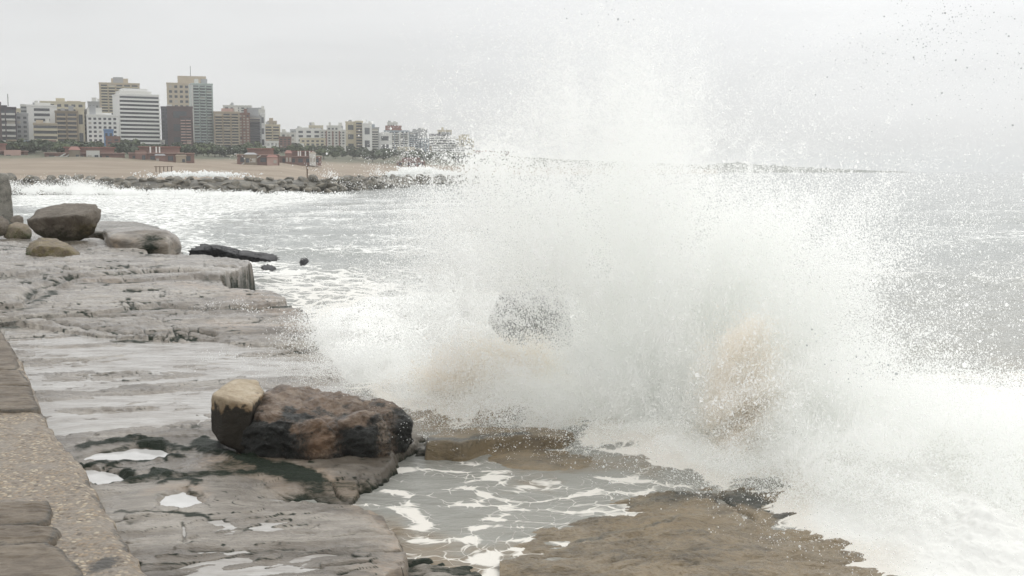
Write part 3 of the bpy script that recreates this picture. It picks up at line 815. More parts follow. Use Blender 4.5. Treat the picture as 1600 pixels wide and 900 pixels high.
def seawall():
    root = empty('seawall', (*G(60, 640, ZW), .3))
    tag(root, 'pebbly concrete seawall top with broken taupe flagstones along the shelf', 'seawall')
    e = [G(x, y, ZW) for x, y in EDGE]
    far = [(x - 9, y + 2) for x, y in reversed(e)]
    poly = [(e[0][0] - 1, e[0][1] - 3)] + e + far
    rows = ((H - ZW) * F) / (np.linspace(425, 1040, 420) - 268)
    X, Y = polar(-420, 330, 430, rows)
    ed = e
    wx = X + .05 * fbm(X * 3, Y * 3, 1, 5); wy = Y + .09 * fbm(X * 3, Y * 2, 5, 5)
    d = poly_sdf(wx, wy, poly)
    h = ZW - .9 * sstep(-.01, .12, d) - .045 * sstep(-.12, 0, d) + .02 * fbm(X * 1.5, Y * 1.5, 2, 5) + .012 * fbm(X * 9, Y * 9, 3, 3)
    st = .55 * np.exp(-((d + .02) / .05) ** 2) * sstep(-.2, .3, fbm(X * 2, Y * 2, 6, 3)) + .8 * np.exp(-(((wx - G(160, 880, ZW)[0]) / .13) ** 2 + ((wy - G(160, 880, ZW)[1]) / .2) ** 2))
    V = np.stack([X, Y, h], -1).reshape(-1, 3); Fc = grid_faces(*X.shape)
    V, Fc, A = drop_faces(V, Fc, V[:, 2] > .15, {'stain': st.ravel()})
    loc = np.array(root.location)
    link(bpy.data.objects.new('coping', mesh_np('coping', V - loc, Fc, M['pebble'], True, A)), root)
    # flagstones lying in the coping
    stones = [
        [(-160, 505), (-2, 512), (18, 540), (28, 566), (26, 575), (-160, 572)],
        [(-160, 577), (30, 578), (46, 596), (44, 601), (-160, 602)],
        [(-160, 606), (46, 604), (52, 620), (60, 636), (50, 640), (-160, 645)],
        [(-200, 783), (72, 784), (80, 800), (78, 812), (60, 822), (-200, 824)],
        [(-200, 826), (62, 824), (92, 832), (88, 842), (70, 850), (-200, 866)],
        [(-200, 869), (74, 853), (104, 868), (124, 886), (132, 905), (60, 930), (-200, 940)],
    ]
    for k, pts in enumerate(stones):
        z = ZW + .035
        w = Gp(pts, z)
        xs = [a for a, b in w]; ys = [b for a, b in w]
        gx = np.linspace(min(xs) - .1, max(xs) + .1, 150); gy = np.linspace(min(ys) - .1, max(ys) + .1, 90)
        X, Y = np.meshgrid(gx, gy)
        X = X.astype(np.float32); Y = Y.astype(np.float32)
        wx = X + .035 * fbm(X * 4 + k, Y * 4, 1, 4); wy = Y + .06 * fbm(X * 4, Y * 3 + k, 5, 4)
        d = poly_sdf(wx, wy, w)
        lam = fbm(X * .8 + k * 3, Y * 3.5, 2, 4); t = lam * 4; lam = (np.floor(t) + sstep(.8, 1, t - np.floor(t))) / 4
        h = z + .008 * k - .16 * sstep(-.005, .05, d) - .015 * sstep(-.08, 0, d) + .03 * lam + .008 * fbm(X * 8, Y * 14, 2, 3)
        st = .55 * np.exp(-((d + .01) / .03) ** 2)
        V = np.stack([X, Y, h], -1).reshape(-1, 3); Fc = grid_faces(*X.shape)
        V, Fc, A = drop_faces(V, Fc, V[:, 2] > ZW - .1, {'stain': st.ravel(), 'tan': np.zeros(X.size)})
        link(bpy.data.objects.new('flagstone', mesh_np('flagstone', V - loc, Fc, M['flag'], True, A)), root)


seawall()


# old masonry wall end at the far left
def old_wall():
    D = 61.0
    b = P(-60, 345, D)
    root = empty('stone_wall', (b.x, D, .6))
    tag(root, 'crumbling end of an old grey stone wall behind the rocks', 'wall')
    q = [P(-160, 268, D), P(-2, 270, D), P(17, 274, D), P(22, 300, D), P(23, 345, D)]
    pts = pp((-160, 268, D), (-160, 350, D), (14, 271, D), (19, 290, D), (23, 350, D), (-160, 268, D + 2), (-160, 350, D + 2), (10, 271, D + 2), (20, 350, D + 2), (17, 277, D - .1))
    o = hull_rock('wall', pts, M['pillar'], None, sub=5, p=40, amp=.03, freq=4, seed=6, parent=None,
                  stain_shadef=lambda w, n: .35 + .5 * n)
    o.parent = root; o.location = Vector(o.location) - Vector(root.location)


old_wall()

# ----------------------------------------------------------------------------- sea
HEAPS = [  # pixel, level, height, radius of standing white water
    (560, 585, .5, .10, .9), (640, 610, .5, .18, .8), (720, 620, .5, .20, .9), (800, 640, .5, .22, .9), (900, 650, .5, .25, 1.0), (1010, 690, .5, .25, .8),
    (1120, 700, .5, .3, .8), (1300, 740, .5, .40, .7), (1400, 790, .5, .40, .6), (1520, 850, .5, .40, .7), (1500, 740, .5, .35, .9), (1600, 780, .5, .4, 1.0),
    (690, 560, .4, .2, .9), (820, 590, .4, .28, .7), (980, 560, .4, .3, 1.3), (1250, 640, .4, .35, 1.0), (1450, 660, .4, .3, 1.2), (1700, 700, .4, .3, 1.3),
]
FOAM_AREAS = [
    ([(1180, 540), (1350, 585), (1900, 610), (1900, 800), (1300, 720)], .4, .66, 3.2),
    # outline in pixels on level z, amount, soft edge in metres
    ([(488, 470), (560, 440), (700, 430), (900, 440), (1150, 480), (1270, 560), (1400, 660), (1900, 690), (1900, 1300), (1440, 1000), (1365, 872), (1240, 800), (1210, 760), (1110, 745), (1000, 715), (960, 680), (850, 664), (720, 662), (650, 648), (600, 622), (540, 592), (505, 560)], .4, 1.0, .9),
    ([(396, 415), (450, 400), (640, 430), (640, 520), (520, 540), (486, 490), (440, 450), (396, 450)], .25, .52, 2.5),
    ([(20, 298), (200, 296), (420, 303), (560, 303), (380, 330), (300, 350), (280, 380), (160, 330), (20, 320)], .05, .52, 6.0),
    ([(270, 360), (330, 372), (480, 420), (600, 450), (420, 440), (300, 400)], .1, .50, 3.0),
]
STREAKS = [  # foam lacing on the pool, pixels, half width, amount
    ([(700, 780), (740, 790), (760, 770), (830, 760)], .09, .62), ([(640, 790), (660, 825), (655, 848), (720, 850), (760, 880), (800, 900)], .12, .72),
    ([(800, 800), (770, 815), (740, 830), (735, 845), (760, 860), (770, 900)], .10, .70), ([(760, 862), (830, 855), (900, 850), (960, 840)], .05, .66),
    ([(600, 770), (660, 775), (720, 762), (780, 757)], .07, .58), ([(790, 795), (815, 795), (840, 805), (870, 812), (895, 800)], .05, .6),
    ([(545, 790), (575, 785), (610, 790), (645, 800)], .09, .55), ([(560, 745), (620, 735), (680, 735), (740, 745), (850, 750), (1000, 752), (1100, 750)], .13, .66),
    ([(660, 705), (720, 722), (780, 738)], .10, .6), ([(870, 790), (900, 770), (930, 762)], .06, .6), ([(660, 660), (640, 700)], .1, .45),
    ([(780, 720), (860, 715), (940, 705), (1000, 700)], .12, .75),
]


def sea():
    s = np.concatenate([np.linspace(1000, 640, 420), np.linspace(639, 300, 520), np.linspace(299, 276, 60), 268 + np.geomspace(7.6, .12, 40)])
    rows = H * F / (s - 268) * .90
    X, Y = polar(-420, 1980, 980, rows)
    base = .44 * (1 - sstep(12.5, 36, Y)); base = np.where(X < -5.5, base * .6, base)
    z = base.copy()
    calm = sstep(10.5, 16, Y + .5 * np.clip(X, -3, 6))
    dY = Y * Y / (H * F) * 2.0
    A = np.zeros_like(X); crest = np.zeros_like(X)
    wrp = 1.2 * fbm(X * .08, Y * .08, 1, 3)
    for lam, ang, amp in [(17, 1.75, .20), (11, 1.4, .13), (7.3, 2.0, .10), (4.6, 1.2, .07), (2.9, 1.9, .045), (1.9, 1.0, .03), (1.2, 2.2, .018)]:
        k = 2 * math.pi / lam
        ph = k * (X * math.cos(ang) + Y * math.sin(ang)) + wrp * (3 + 6 / lam) + 9 * fbm(X / lam * .35, Y / lam * .35, lam, 2)
        w = 1 - np.abs(np.sin(ph * .5)); w = w ** 1.5 - .38
        A += amp * w * np.clip(lam / (3.0 * dY), 0, 1); crest += amp * w
    A += .10 * fbm(X * .9, Y * 1.3, 3, 5) * np.clip(1.2 / dY, 0, 1)
    z += A * (.12 + .88 * calm)
    foam = .22 + .9 * np.clip(crest, -.2, .5) + .22 * fbm(X * .05, Y * .10, 4, 4)
    foam = np.where(Y > 60, foam * (1 - .35 * sstep(60, 400, Y)), foam) + .10 * (X < 0) * sstep(14, 20, Y) * (1 - sstep(120, 200, Y))
    foam = foam * calm + (.20 + .55 * fbm(X * .5, Y * .5, 8, 3)) * (1 - calm)
    murk = .55 * (1 - sstep(12, 60, Y)) + 0 * X
    wx = X + .5 * fbm(X * .7, Y * .7, 2, 4); wy = Y + 1.0 * fbm(X * .7, Y * .7, 5, 4)
    for pts, zl, amt, soft in FOAM_AREAS:
        d = poly_sdf(wx, wy, Gp(pts, zl)); foam = np.maximum(foam, amt * (1 - sstep(-soft * .4, soft, d)))
    lump = fbm(X * 1.6, Y * 1.6, 3, 5) + .5 * np.abs(fbm(X * 4, Y * 4, 6, 4))
    for px, py, zl, hh, r in HEAPS:
        gx, gy = G(px, py, zl); k = np.exp(-((X - gx) ** 2 + (Y - gy) ** 2) / r ** 2)
        z += hh * .8 * k * (1 + .45 * lump); foam = np.maximum(foam, 1.05 * k)
    lx = X + .10 * fbm(X * 2.5, Y * 2.5, 4, 4); ly = Y + .20 * fbm(X * 2.5, Y * 2.5, 9, 4)
    for pts, w, amt in STREAKS:
        d = line_dist(lx, ly, Gp(pts, .44)); foam = np.maximum(foam, amt * .72 * np.exp(-(d / (w * 1.5)) ** 2))
    # the murky wave curling up in front of the rock in the spray
    for px, py, hh, r, mk in [(770, 600, .40, .50, 1.0), (700, 612, .26, .38, .8), (835, 595, .36, .4, .9)]:
        gx, gy = G(px, py, .45); q = ((X - gx) / r) ** 2 + ((Y - gy) / (r * .7)) ** 2; k = np.exp(-q)
        z += hh * k * (1 + .7 * lump) * calm; murk = np.maximum(murk, mk * k); foam = np.maximum(foam, .85 * k)
    murk = np.where(foam > .95, murk * .25, murk) if False else murk * (1 - .75 * sstep(.75, 1, foam) * (murk < .7))
    V = np.stack([X, Y, z], -1).reshape(-1, 3)
    o = link(bpy.data.objects.new('sea', mesh_np('sea', V, grid_faces(*X.shape), M['sea'], True, {'foam': foam.ravel(), 'murk': murk.ravel()})))
    tag(o, 'rough grey sea streaked with foam', 'sea', kind='structure')


sea()

# ----------------------------------------------------------------------------- coast: beach, bluff, city ground
XS = [-700, 0, 250, 440, 600, 740, 900, 1100]
D_WATER = [430, 430, 440, 470, 640, 860, 1200, 1700]
Y_BEACH = [251, 251, 252, 254, 258, 261, 263, 265]
Y_BLUFF = [229, 229, 231, 233, 237, 240, 250, 258]
D_CITY = [640, 690, 800, 960, 1200, 1450, 1900, 2500]


def coast_profile(px):
    dw = lerp_list(px, XS, D_WATER); db = dw + .40 * (lerp_list(px, XS, D_CITY) - dw) + 30
    dc = lerp_list(px, XS, D_CITY)
    zb = P(px, lerp_list(px, XS, Y_BEACH), db).z; zc = P(px, lerp_list(px, XS, Y_BLUFF), dc).z
    return dw, db, dc, zb, zc


def coast():
    pxs = np.linspace(-700, 1120, 260)
    rowsV = []
    green = []
    for px in pxs:
        dw, db, dc, zb, zc = coast_profile(px)
        ds = np.concatenate([np.linspace(dw - 60, db, 26), np.linspace(db, dc, 22)[1:], np.linspace(dc, dc + 2500, 14)[1:]])
        zs = np.interp(ds, [dw - 60, dw, db, db + 8, dc - 12, dc, dc + 2500], [-2.5, 0, zb, zb + 1.5, zc - 2.0, zc, zc + 8])
        u = (px - 800) / F
        rowsV.append(np.stack([ds * u, ds, zs], -1)); green.append(sstep(db - 6, db + 25, ds))
    V = np.array(rowsV); g = np.array(green)
    n = fbm(V[..., 0] * .02, V[..., 1] * .02, 1, 5)
    V[..., 2] += n * 1.3 * np.clip(V[..., 2] / 6, 0, 1) + .5 * fbm(V[..., 0] * .08, V[..., 1] * .08, 3, 4) * np.clip(V[..., 2] / 5, 0, 1)
    g = np.clip(g * (.9 + .5 * n), 0, 1)
    o = link(bpy.data.objects.new('beach', mesh_np('beach', V.reshape(-1, 3), grid_faces(*g.shape), M['sand'], True, {'green': g.ravel()})))
    tag(o, 'brown sand beach rising to a scrubby bluff below the city', 'beach', kind='structure')


coast()


def headland():
    """The far cape, a low dark line on the horizon."""
    pxs = np.linspace(860, 1420, 240); D = 4200
    rowsV = []
    top = np.interp(pxs, [860, 1000, 1085, 1150, 1170, 1230, 1300, 1380, 1420], [266, 264, 260, 254, 257, 261, 264, 267, 269])
    hh = np.array([P(px, t, D).z for px, t in zip(pxs, top)]) + 12 * np.abs(fbm(pxs * .07, pxs * 0, 2, 4)) * (pxs < 1330)
    for dd, s in [(-300, -.1), (-150, .35), (-40, .8), (0, 1.0), (300, 1.0), (900, .6), (1200, -.1)]:
        rowsV.append(np.stack([(D + dd) * (pxs - 800) / F, np.full_like(pxs, D + dd), hh * s + 2 * s * fbm(pxs * .2, pxs * 0 + dd, 1, 3)], -1))
    V = np.array(rowsV)
    o = link(bpy.data.objects.new('headland', mesh_np('headland', V.reshape(-1, 3), grid_faces(len(rowsV), len(pxs))[:, ::-1], M['sand'], True, {'green': np.ones(V.shape[0] * V.shape[1])})))
    tag(o, 'low distant cape on the horizon behind the spray', 'headland', kind='structure')


headland()


# ----------------------------------------------------------------------------- city
def building(px0, px1, ytop, label, wall, style='grid', D=None, cols=4, floors=None, win='window', bal=None, yaw=0.0, depth=16.0, tops=(), cat='building', ybase=None, name='apartment_building', side=False, stripes=None):
    pc = .5 * (px0 + px1)
    D = D or lerp_list(pc, XS, D_CITY) + 25
    w = (px1 - px0) / F * D
    zb = coast_profile(pc)[4] - 1.5 if ybase is None else P(pc, ybase, D).z - .5
    ztop = P(pc, ytop, D).z
    h = ztop - zb
    face = math.atan2(-(pc - 800) / F, 1.0)
    a = math.radians(yaw)
    w = max(3.0, (w - depth * abs(math.sin(a))) / math.cos(a))
    loc = P(pc, 268, D)
    root = empty(name, (loc.x, D, zb), face + a)
    tag(root, label, cat)
    box('wall', M[wall], (0, depth / 2, 0), (w, depth, h), root)
    n = floors or max(2, int(round((h - 3) / 3.1)))
    fh = (h - 2.2) / n
    z0 = 1.6
    wm = M[win]
    faces = [(0.0, 0.0, w, 0.0)]
    if side:
        s = -1 if yaw < 0 else 1
        faces.append((s * w / 2, depth / 2, depth, s * math.pi / 2))
    for fx, fy, fw, rz in faces:
        nc = max(1, cols if rz == 0 else max(2, int(cols * fw / w)))
        for k in range(n):
            zz = z0 + k * fh
            if style == 'bands':
                box('window', wm, (fx, fy, zz + fh * .42), (fw * .97, .3, fh * .50) if rz == 0 else (fw * .94, .3, fh * .50), root, rz)
                if rz == 0: box('balcony', M[bal or wall], (fx, fy - .6, zz - fh * .04), (fw * 1.02, 1.2, fh * .42), root, rz)
                continue
            for j in range(nc):
                off = (j + .5) / nc - .5
                x = fx + off * fw * .94 * math.cos(rz); y = fy + off * fw * .94 * math.sin(rz)
                ww = fw / nc * (.52 if style == 'grid' else .74)
                mm = wm if random.random() > .22 else M[random.choice(['window2', 'shutter', 'window'])]
                box('window', mm, (x, y, zz + fh * .25), (ww, .3, fh * (.52 if style == 'grid' else .60)), root, rz)
                if style == 'balcony' and rz == 0:
                    box('balcony', M[bal or wall], (x, y - .7, zz - fh * .08), (ww * 1.12, 1.4, fh * .36), root, rz)
    if stripes:
        for t in stripes[1]:
            box('fin', M[stripes[0]], ((t - .5) * w, -.5, .5), (max(.8, w * .05), 1.2, h - 1.0), root)
    box('parapet', M[wall], (0, depth / 2, h), (w + .5, depth + .5, .9), root)
    if not tops and name == 'apartment_building' and w > 8:
        for q in range(2):
            box('roof_tank', M[random.choice(['offwhite', 'grey', wall])], (random.uniform(-.38, .38) * w, depth * random.uniform(.2, .6), h + .8), (random.uniform(2, 4.5), 4, random.uniform(1.5, 4)), root)
    for (t0, t1, yt, mat) in tops:
        hx = P(pc, yt, D).z - ztop
        box('penthouse', M[mat], (w * ((t0 + t1) / 2 - .5), depth * .5, h), (w * (t1 - t0), depth * .6, hx), root)
    return root


def antenna(root, x, z, hgt):
    z = max(c.location.z + c.scale.z for c in root.children) - .5
    box('antenna', M['metal'], (x, 6, z), (.5, .5, hgt), root)


b = building(-3, 28, 169, 'dark plum apartment block with pale balconies at the left end of the skyline', 'dkpurple', 'balcony', cols=2, bal='offwhite', floors=7, tops=[(.3, .6, 164, 'dkpurple')])
antenna(b, 2, 26, 8)
building(-40, 4, 161, 'dark block cut off by the picture edge beside the plum block', 'brown', 'grid', cols=5, D=680, floors=8)
building(29, 47, 179, 'narrow grey block wedged between the plum block and the blank white block', 'grey', 'grid', cols=2, floors=7)
building(38, 64, 165, 'pale grey slab showing its top floors behind the narrow grey block', 'offwhite', 'bands', D=900, floors=12, bal='grey')
b = building(48, 91, 166, 'white block with a blank end wall and one column of windows', 'white', 'grid', D=760, cols=1, floors=8, tops=[(.3, .8, 160, 'offwhite')])
building(57, 91, 194, 'low beige house block in front of the blank white block', 'beige', 'bands', D=718, floors=4, bal='cream', depth=12)
building(70, 135, 160, 'cream block with stepped roof houses rising behind the olive balconied block', 'cream', 'grid', D=930, cols=6, floors=10, tops=[(.35, .55, 153, 'cream'), (.6, .9, 157, 'tanb')])
building(91, 124, 175, 'olive brown block with stacked balconies below the cream roof houses', 'olive', 'balcony', D=745, cols=2, floors=8, bal='tanb')
building(124, 135, 171, 'slim cream slab without windows beside the olive balconied block', 'cream', 'grid', D=750, cols=1, floors=2)
building(133, 142, 172, 'thin grey tower between the slim cream slab and white gridded block', 'grey', 'grid', D=760, cols=2, floors=9)
building(140, 186, 181, 'white gridded block with square windows left of the striped hotel', 'white', 'grid', D=752, cols=6, floors=7, tops=[(.02, .5, 168, 'offwhite'), (.1, .3, 165, 'grey'), (.5, .8, 176, 'white')])
building(165, 179, 204, 'small blue fronted house below the white gridded block', 'blue', 'grid', D=715, cols=2, floors=2, depth=8, cat='house', name='house')
building(168, 189, 215, 'red brick box house at the foot of the striped hotel', 'brick', 'grid', D=690, cols=2, floors=2, depth=9, cat='house', name='house')
b = building(162, 221, 131, 'tall beige tower with stacked balconies behind the striped hotel', 'beige', 'balcony', D=960, cols=5, floors=24, bal='cream', tops=[(.30, .72, 122, 'beige'), (.35, .6, 120, 'grey')], depth=22)
building(187, 256, 149, 'striped white hotel tower with dark window bands on every floor', 'white', 'bands', D=790, floors=13, bal='white', yaw=14, depth=20, side=True, tops=[(.05, .85, 142, 'offwhite'), (.15, .75, 138, 'white')], cat='hotel', name='hotel')
building(255, 267, 168, 'narrow dark grey slab just right of the striped hotel', 'slate', 'grid', D=830, cols=2, floors=13)
building(265, 303, 168, 'dark brown block with one column of pale balconies', 'brown', 'grid', D=800, cols=1, floors=3, tops=[(.0, .2, 163, 'offwhite')])
building(284, 301, 183, 'reddish balconied wing standing in front of the dark brown block', 'brown', 'balcony', D=785, cols=2, floors=10, bal='pink', depth=10)
b = building(266, 325, 131, 'tallest beige tower with a broad roof block and antenna', 'beige', 'grid', D=1060, cols=7, floors=14, depth=24, tops=[(.28, 1.0, 118, 'beige')])
antenna(b, 4, 95, 10)
building(302, 338, 132, 'pale green glass apartment tower in front of the tallest beige tower', 'glassgreen', 'balcony', D=850, cols=3, floors=22, bal='glassgreen', win='window2', yaw=8, depth=18, stripes=('offwhite', (.02,)))
building(337, 376, 176, 'tan apartment block with balconies right of the green glass tower', 'tanb', 'balcony', D=850, cols=3, floors=12, bal='beige', tops=[(.3, .8, 169, 'pink'), (.75, .95, 166, 'offwhite')])
building(352, 395, 166, 'greyish block showing only its top behind the tan and brick blocks', 'offwhite', 'grid', D=1000, cols=5, floors=18)
building(375, 392, 178, 'narrow red brick block between the tan and the grey blocks', 'brick', 'grid', D=872, cols=3, floors=12, win='shutter')
building(390, 410, 182, 'grey block with deep dark balconies right of the brick block', 'grey', 'balcony', D=885, cols=1, floors=12, bal='slate', tops=[(.0, .8, 168, 'grey')])
building(408, 416, 178, 'slim white slab at the right end of the tall cluster', 'white', 'grid', D=900, cols=1, floors=3)
building(415, 439, 196, 'small cream block with open balconies right of the tall cluster', 'cream', 'balcony', D=930, cols=2, floors=8, bal='cream', tops=[(.1, .3, 190, 'grey')])
building(417, 436, 222, 'low white house in front of the small cream block', 'white', 'grid', D=830, cols=3, floors=2, depth=9, cat='house', name='house')
building(437, 456, 215, 'reddish low house between the tall cluster and the white row', 'brick', 'grid', D=900, cols=3, floors=4, cat='house', name='house')
building(464, 503, 202, 'white low rise with flat roof starting the middle row of houses', 'white', 'grid', D=1090, cols=3, floors=5, tops=[(.1, .5, 199, 'offwhite')])
building(470, 509, 217, 'wide cream low house in front of the white low rise', 'cream', 'grid', D=1010, cols=5, floors=3, cat='house', name='house')
building(501, 541, 204, 'white and brown gridded block with red vertical fins', 'offwhite', 'grid', D=1090, cols=7, floors=7, win='window', stripes=('brick', (.25, .5, .75)))
building(541, 557, 191, 'cream block with blank side between gridded block and white tower', 'cream', 'grid', D=1130, cols=1, floors=3, tops=[(.3, .6, 187, 'grey')])
building(556, 568, 190, 'green shadowed cream tower beside the blank cream block', 'cream', 'balcony', D=1120, cols=1, floors=10, bal='tanb')
building(567, 582, 194, 'blank white tower in the middle of the row', 'white', 'grid', D=1110, cols=1, floors=2)
building(580, 593, 200, 'slim grey green block with dark balconies beside the blank white tower', 'grey', 'balcony', D=1140, cols=1, floors=9, bal='offwhite', tops=[(.0, .5, 194, 'bluegrey')])
building(591, 613, 209, 'pale gabled white block left of the red topped building', 'white', 'grid', D=1150, cols=1, floors=2, tops=[(.2, .8, 206, 'white')])
building(601, 640, 205, 'grey balconied block crowned with a red roof storey', 'bluegrey', 'balcony', D=1200, cols=5, floors=9, bal='offwhite', tops=[(.05, .7, 196, 'redroof')], stripes=('white', (.62, .95)))
building(622, 648, 231, 'low yellowish house below the red topped building', 'cream', 'grid', D=1110, cols=4, floors=2, cat='house', name='house')
building(640, 655, 207, 'grey tower right of the red topped building', 'grey', 'balcony', D=1280, cols=2, floors=9, bal='bluegrey')
building(654, 671, 217, 'blue grey block at the lower right of the skyline', 'bluegrey', 'grid', D=1290, cols=3, floors=8)
building(671, 713, 214, 'white stepped building under a flat dark roof slab', 'white', 'bands', D=1350, floors=6, bal='offwhite', tops=[(.0, .75, 209, 'slate'), (.45, .8, 206, 'grey')])
building(676, 735, 230, 'long low pale building in front of the stepped white one', 'offwhite', 'bands', D=1300, floors=2, bal='white')
building(711, 741, 218, 'cream block at the far right end of the visible skyline', 'cream', 'grid', D=1420, cols=4, floors=7, tops=[(.2, .75, 210, 'cream')])
building(738, 768, 236, 'faint reddish house at the edge of the spray', 'pink', 'grid', D=1480, cols=4, floors=3, cat='house', name='house')
building(764, 796, 237, 'faint low brick house half lost in the spray', 'brick', 'grid', D=1520, cols=4, floors=3, cat='house', name='house')


FILL = [('white', 'flat roofed white house'), ('cream', 'cream house with square windows'), ('tanb', 'tan walled house'), ('grey', 'grey walled house'), ('brick', 'brick house'), ('offwhite', 'off white house'), ('pink', 'pinkish house'), ('bluegrey', 'blue grey house')]
WHERE = ['below the plum block', 'below the blank white block', 'under the olive balconied block', 'below the slim cream slab', 'below the white gridded block', 'just left of the brick box house', 'at the foot of the striped hotel',
         'below the dark brown block', 'under the green glass tower', 'below the tan block', 'below the narrow brick block', 'under the deep balconied grey block', 'left of the low white house', 'in the gap right of the tall cluster', 'in the gap before the white row', 'at the start of the middle row',
         'below the wide cream house', 'under the finned block', 'below the blank cream block', 'below the blank white tower', 'under the gabled block', 'below the red topped block', 'right of the yellowish house', 'under the grey tower', 'below the blue grey block', 'below the stepped white building', 'right of the long pale building', 'at the far end of the skyline']
for k, wh in enumerate(WHERE):
    pc = np.interp(k, [0, 13, 27], [18, 445, 735]) + random.uniform(-5, 5)
    mat, what = FILL[(k * 5 + 2) % 8]
    ww = random.uniform(9, 17); up = random.uniform(5, 12) if k < 13 else random.uniform(5, 15)
    yb = lerp_list(pc, XS, Y_BLUFF)
    building(pc - ww / 2, pc + ww / 2, yb - up, 'low ' + what + ' ' + wh, mat, 'grid', D=lerp_list(pc, XS, D_CITY) + random.uniform(-14, 10), cols=3, floors=max(2, int(up / 4)), depth=8, cat='house', name='house')
for k, (x0, x1, yt, mat, lab) in enumerate([(440, 470, 208, 'offwhite', 'pale block seen behind the gap right of the tall cluster'), (455, 480, 203, 'grey', 'grey block behind the start of the white row'), (484, 506, 197, 'cream', 'cream block rising behind the white low rise'),
        (512, 536, 197, 'offwhite', 'pale block rising behind the finned block'), (606, 622, 192, 'offwhite', 'pale tower rising behind the red topped building'), (646, 668, 203, 'grey', 'grey slab rising behind the blue grey block'), (684, 706, 204, 'cream', 'cream tower rising behind the stepped white building'),
        (30, 52, 171, 'cream', 'cream block rising behind the narrow grey block'), (142, 164, 160, 'grey', 'grey block rising behind the white gridded block'), (396, 416, 172, 'offwhite', 'pale block rising behind the deep balconied grey block'), (420, 434, 190, 'tanb', 'tan block rising behind the small cream block')]):
    building(x0, x1, yt, lab, mat, 'grid', D=lerp_list(.5 * (x0 + x1), XS, D_CITY) + 260, cols=4, floors=5)


# red brick beach clubs at the foot of the bluff
def beach_club(px0, px1, ytop, ybase, D, label, columns=(), stair=(), split=.5, green=False):
    pc = .5 * (px0 + px1); w = (px1 - px0) / F * D
    zb = P(pc, ybase, D).z - 1.5; zt = P(pc, ytop, D).z; h = zt - zb
    root = empty('beach_club', (P(pc, 268, D).x, D, zb), math.atan2(-(pc - 800) / F, 1.0))
    tag(root, label, 'beach club')
    box('wall', M['brick'], (0, 4, 0), (w, 8, h * .62), root)
    box('terrace', M['pink'], (0, 3.2, h * .62), (w + .8, 9, .35), root)
    box('wall', M['brick'], (w * (split - .5) * .6, 6, h * .62 + .35), (w * .62, 6, h * .30), root)
    box('roof', M['redroof'], (w * (split - .5) * .6, 5.6, h * .92 + .35), (w * .66, 7.5, .6), root)
    wing_n = max(2, int(w / 9))
    for k in range(wing_n):
        ww = random.uniform(3.5, 8.5); hh = h * random.uniform(.42, .95); x = ((k + random.uniform(.2, .8)) / wing_n - .5) * (w - 4); y = random.uniform(-2.6, 3.4)
        mt = M[random.choice(['brick', 'pink', 'tanb', 'olive', 'brick', 'offwhite'])]
        g = box('wing', mt, (x, y, 0), (ww, random.uniform(5, 8), hh), root)
        if random.random() < .6: gable('roof', M[random.choice(['redroof', 'redroof', 'olive', 'grey'])], (x, y, hh), (ww + 1, 8, random.uniform(1.0, 2.2)), root)
        for q in (-.25, .25):
            if random.random() < .7: box('window', M[random.choice(['window', 'shutter', 'window'])], (x + q * ww, y - 4.0, hh * .3), (ww * .28, .4, hh * .35), root)
    n = max(3, int(w / 5))
    for k in range(n):
        box('window', M['window'], (((k + .5) / n - .5) * w * .94, 0, h * .22), (w / n * .55, .3, h * .26), root)
    for t in columns:
        box('column', M['white'], ((t - .5) * w, 1.6, h * .62 + .35), (.8, .8, h * .34), root)
    for t in stair:
        o = box('stair_rail', M['offwhite'], ((t - .5) * w, -.6, 0), (.7, .7, h * 1.15), root)
        o.rotation_euler = (0, math.radians(58), 0)
    return root


beach_club(-60, 40, 224, 252, 610, 'brick beach club with low red roofs at the left of the sand', split=.3)
beach_club(76, 192, 230, 251, 620, 'long brick beach club with a slanting stair at its left end', stair=(.05, .12, .22), split=.6)
beach_club(205, 302, 229, 253, 620, 'brick beach club with white porch columns below the striped hotel', columns=(.33, .42, .47), split=.45)
beach_club(372, 436, 232, 255, 640, 'brick beach club with double slanting stairs right of the tan dune', stair=(.06, .16), split=.6)
beach_club(438, 502, 236, 255, 700, 'row of brick beach huts with white columns', columns=(.45, .5, .62, .72, .8), split=.5)
beach_club(620, 664, 247, 258, 900, 'low yellowish beach kiosk near the splash behind the groyne', split=.5)


# ----------------------------------------------------------------------------- trees on the bluff
def crown_mesh(seed, mat, n=420):
    r = np.random.default_rng(seed)
    lobes = r.normal(size=(7, 3)) * [.8, .8, .35] + [0, 0, .2]
    V, Fc = [], []
    for k in range(n):
        c = lobes[r.integers(7)]
        d = r.normal(size=3); d /= np.linalg.norm(d)
        p = c + d * r.uniform(.45, 1.0) * .75
        a = r.normal(size=3); a /= np.linalg.norm(a); b_ = np.cross(a, d); b_ /= np.linalg.norm(b_) + 1e-6
        s = r.uniform(.12, .26)
        i = len(V)
        V += [p - a * s - b_ * s, p + a * s - b_ * s, p + a * s + b_ * s, p - a * s + b_ * s]
        Fc.append([i, i + 1, i + 2, i + 3])
    return mesh_np('crown', np.array(V), np.array(Fc), mat, False)


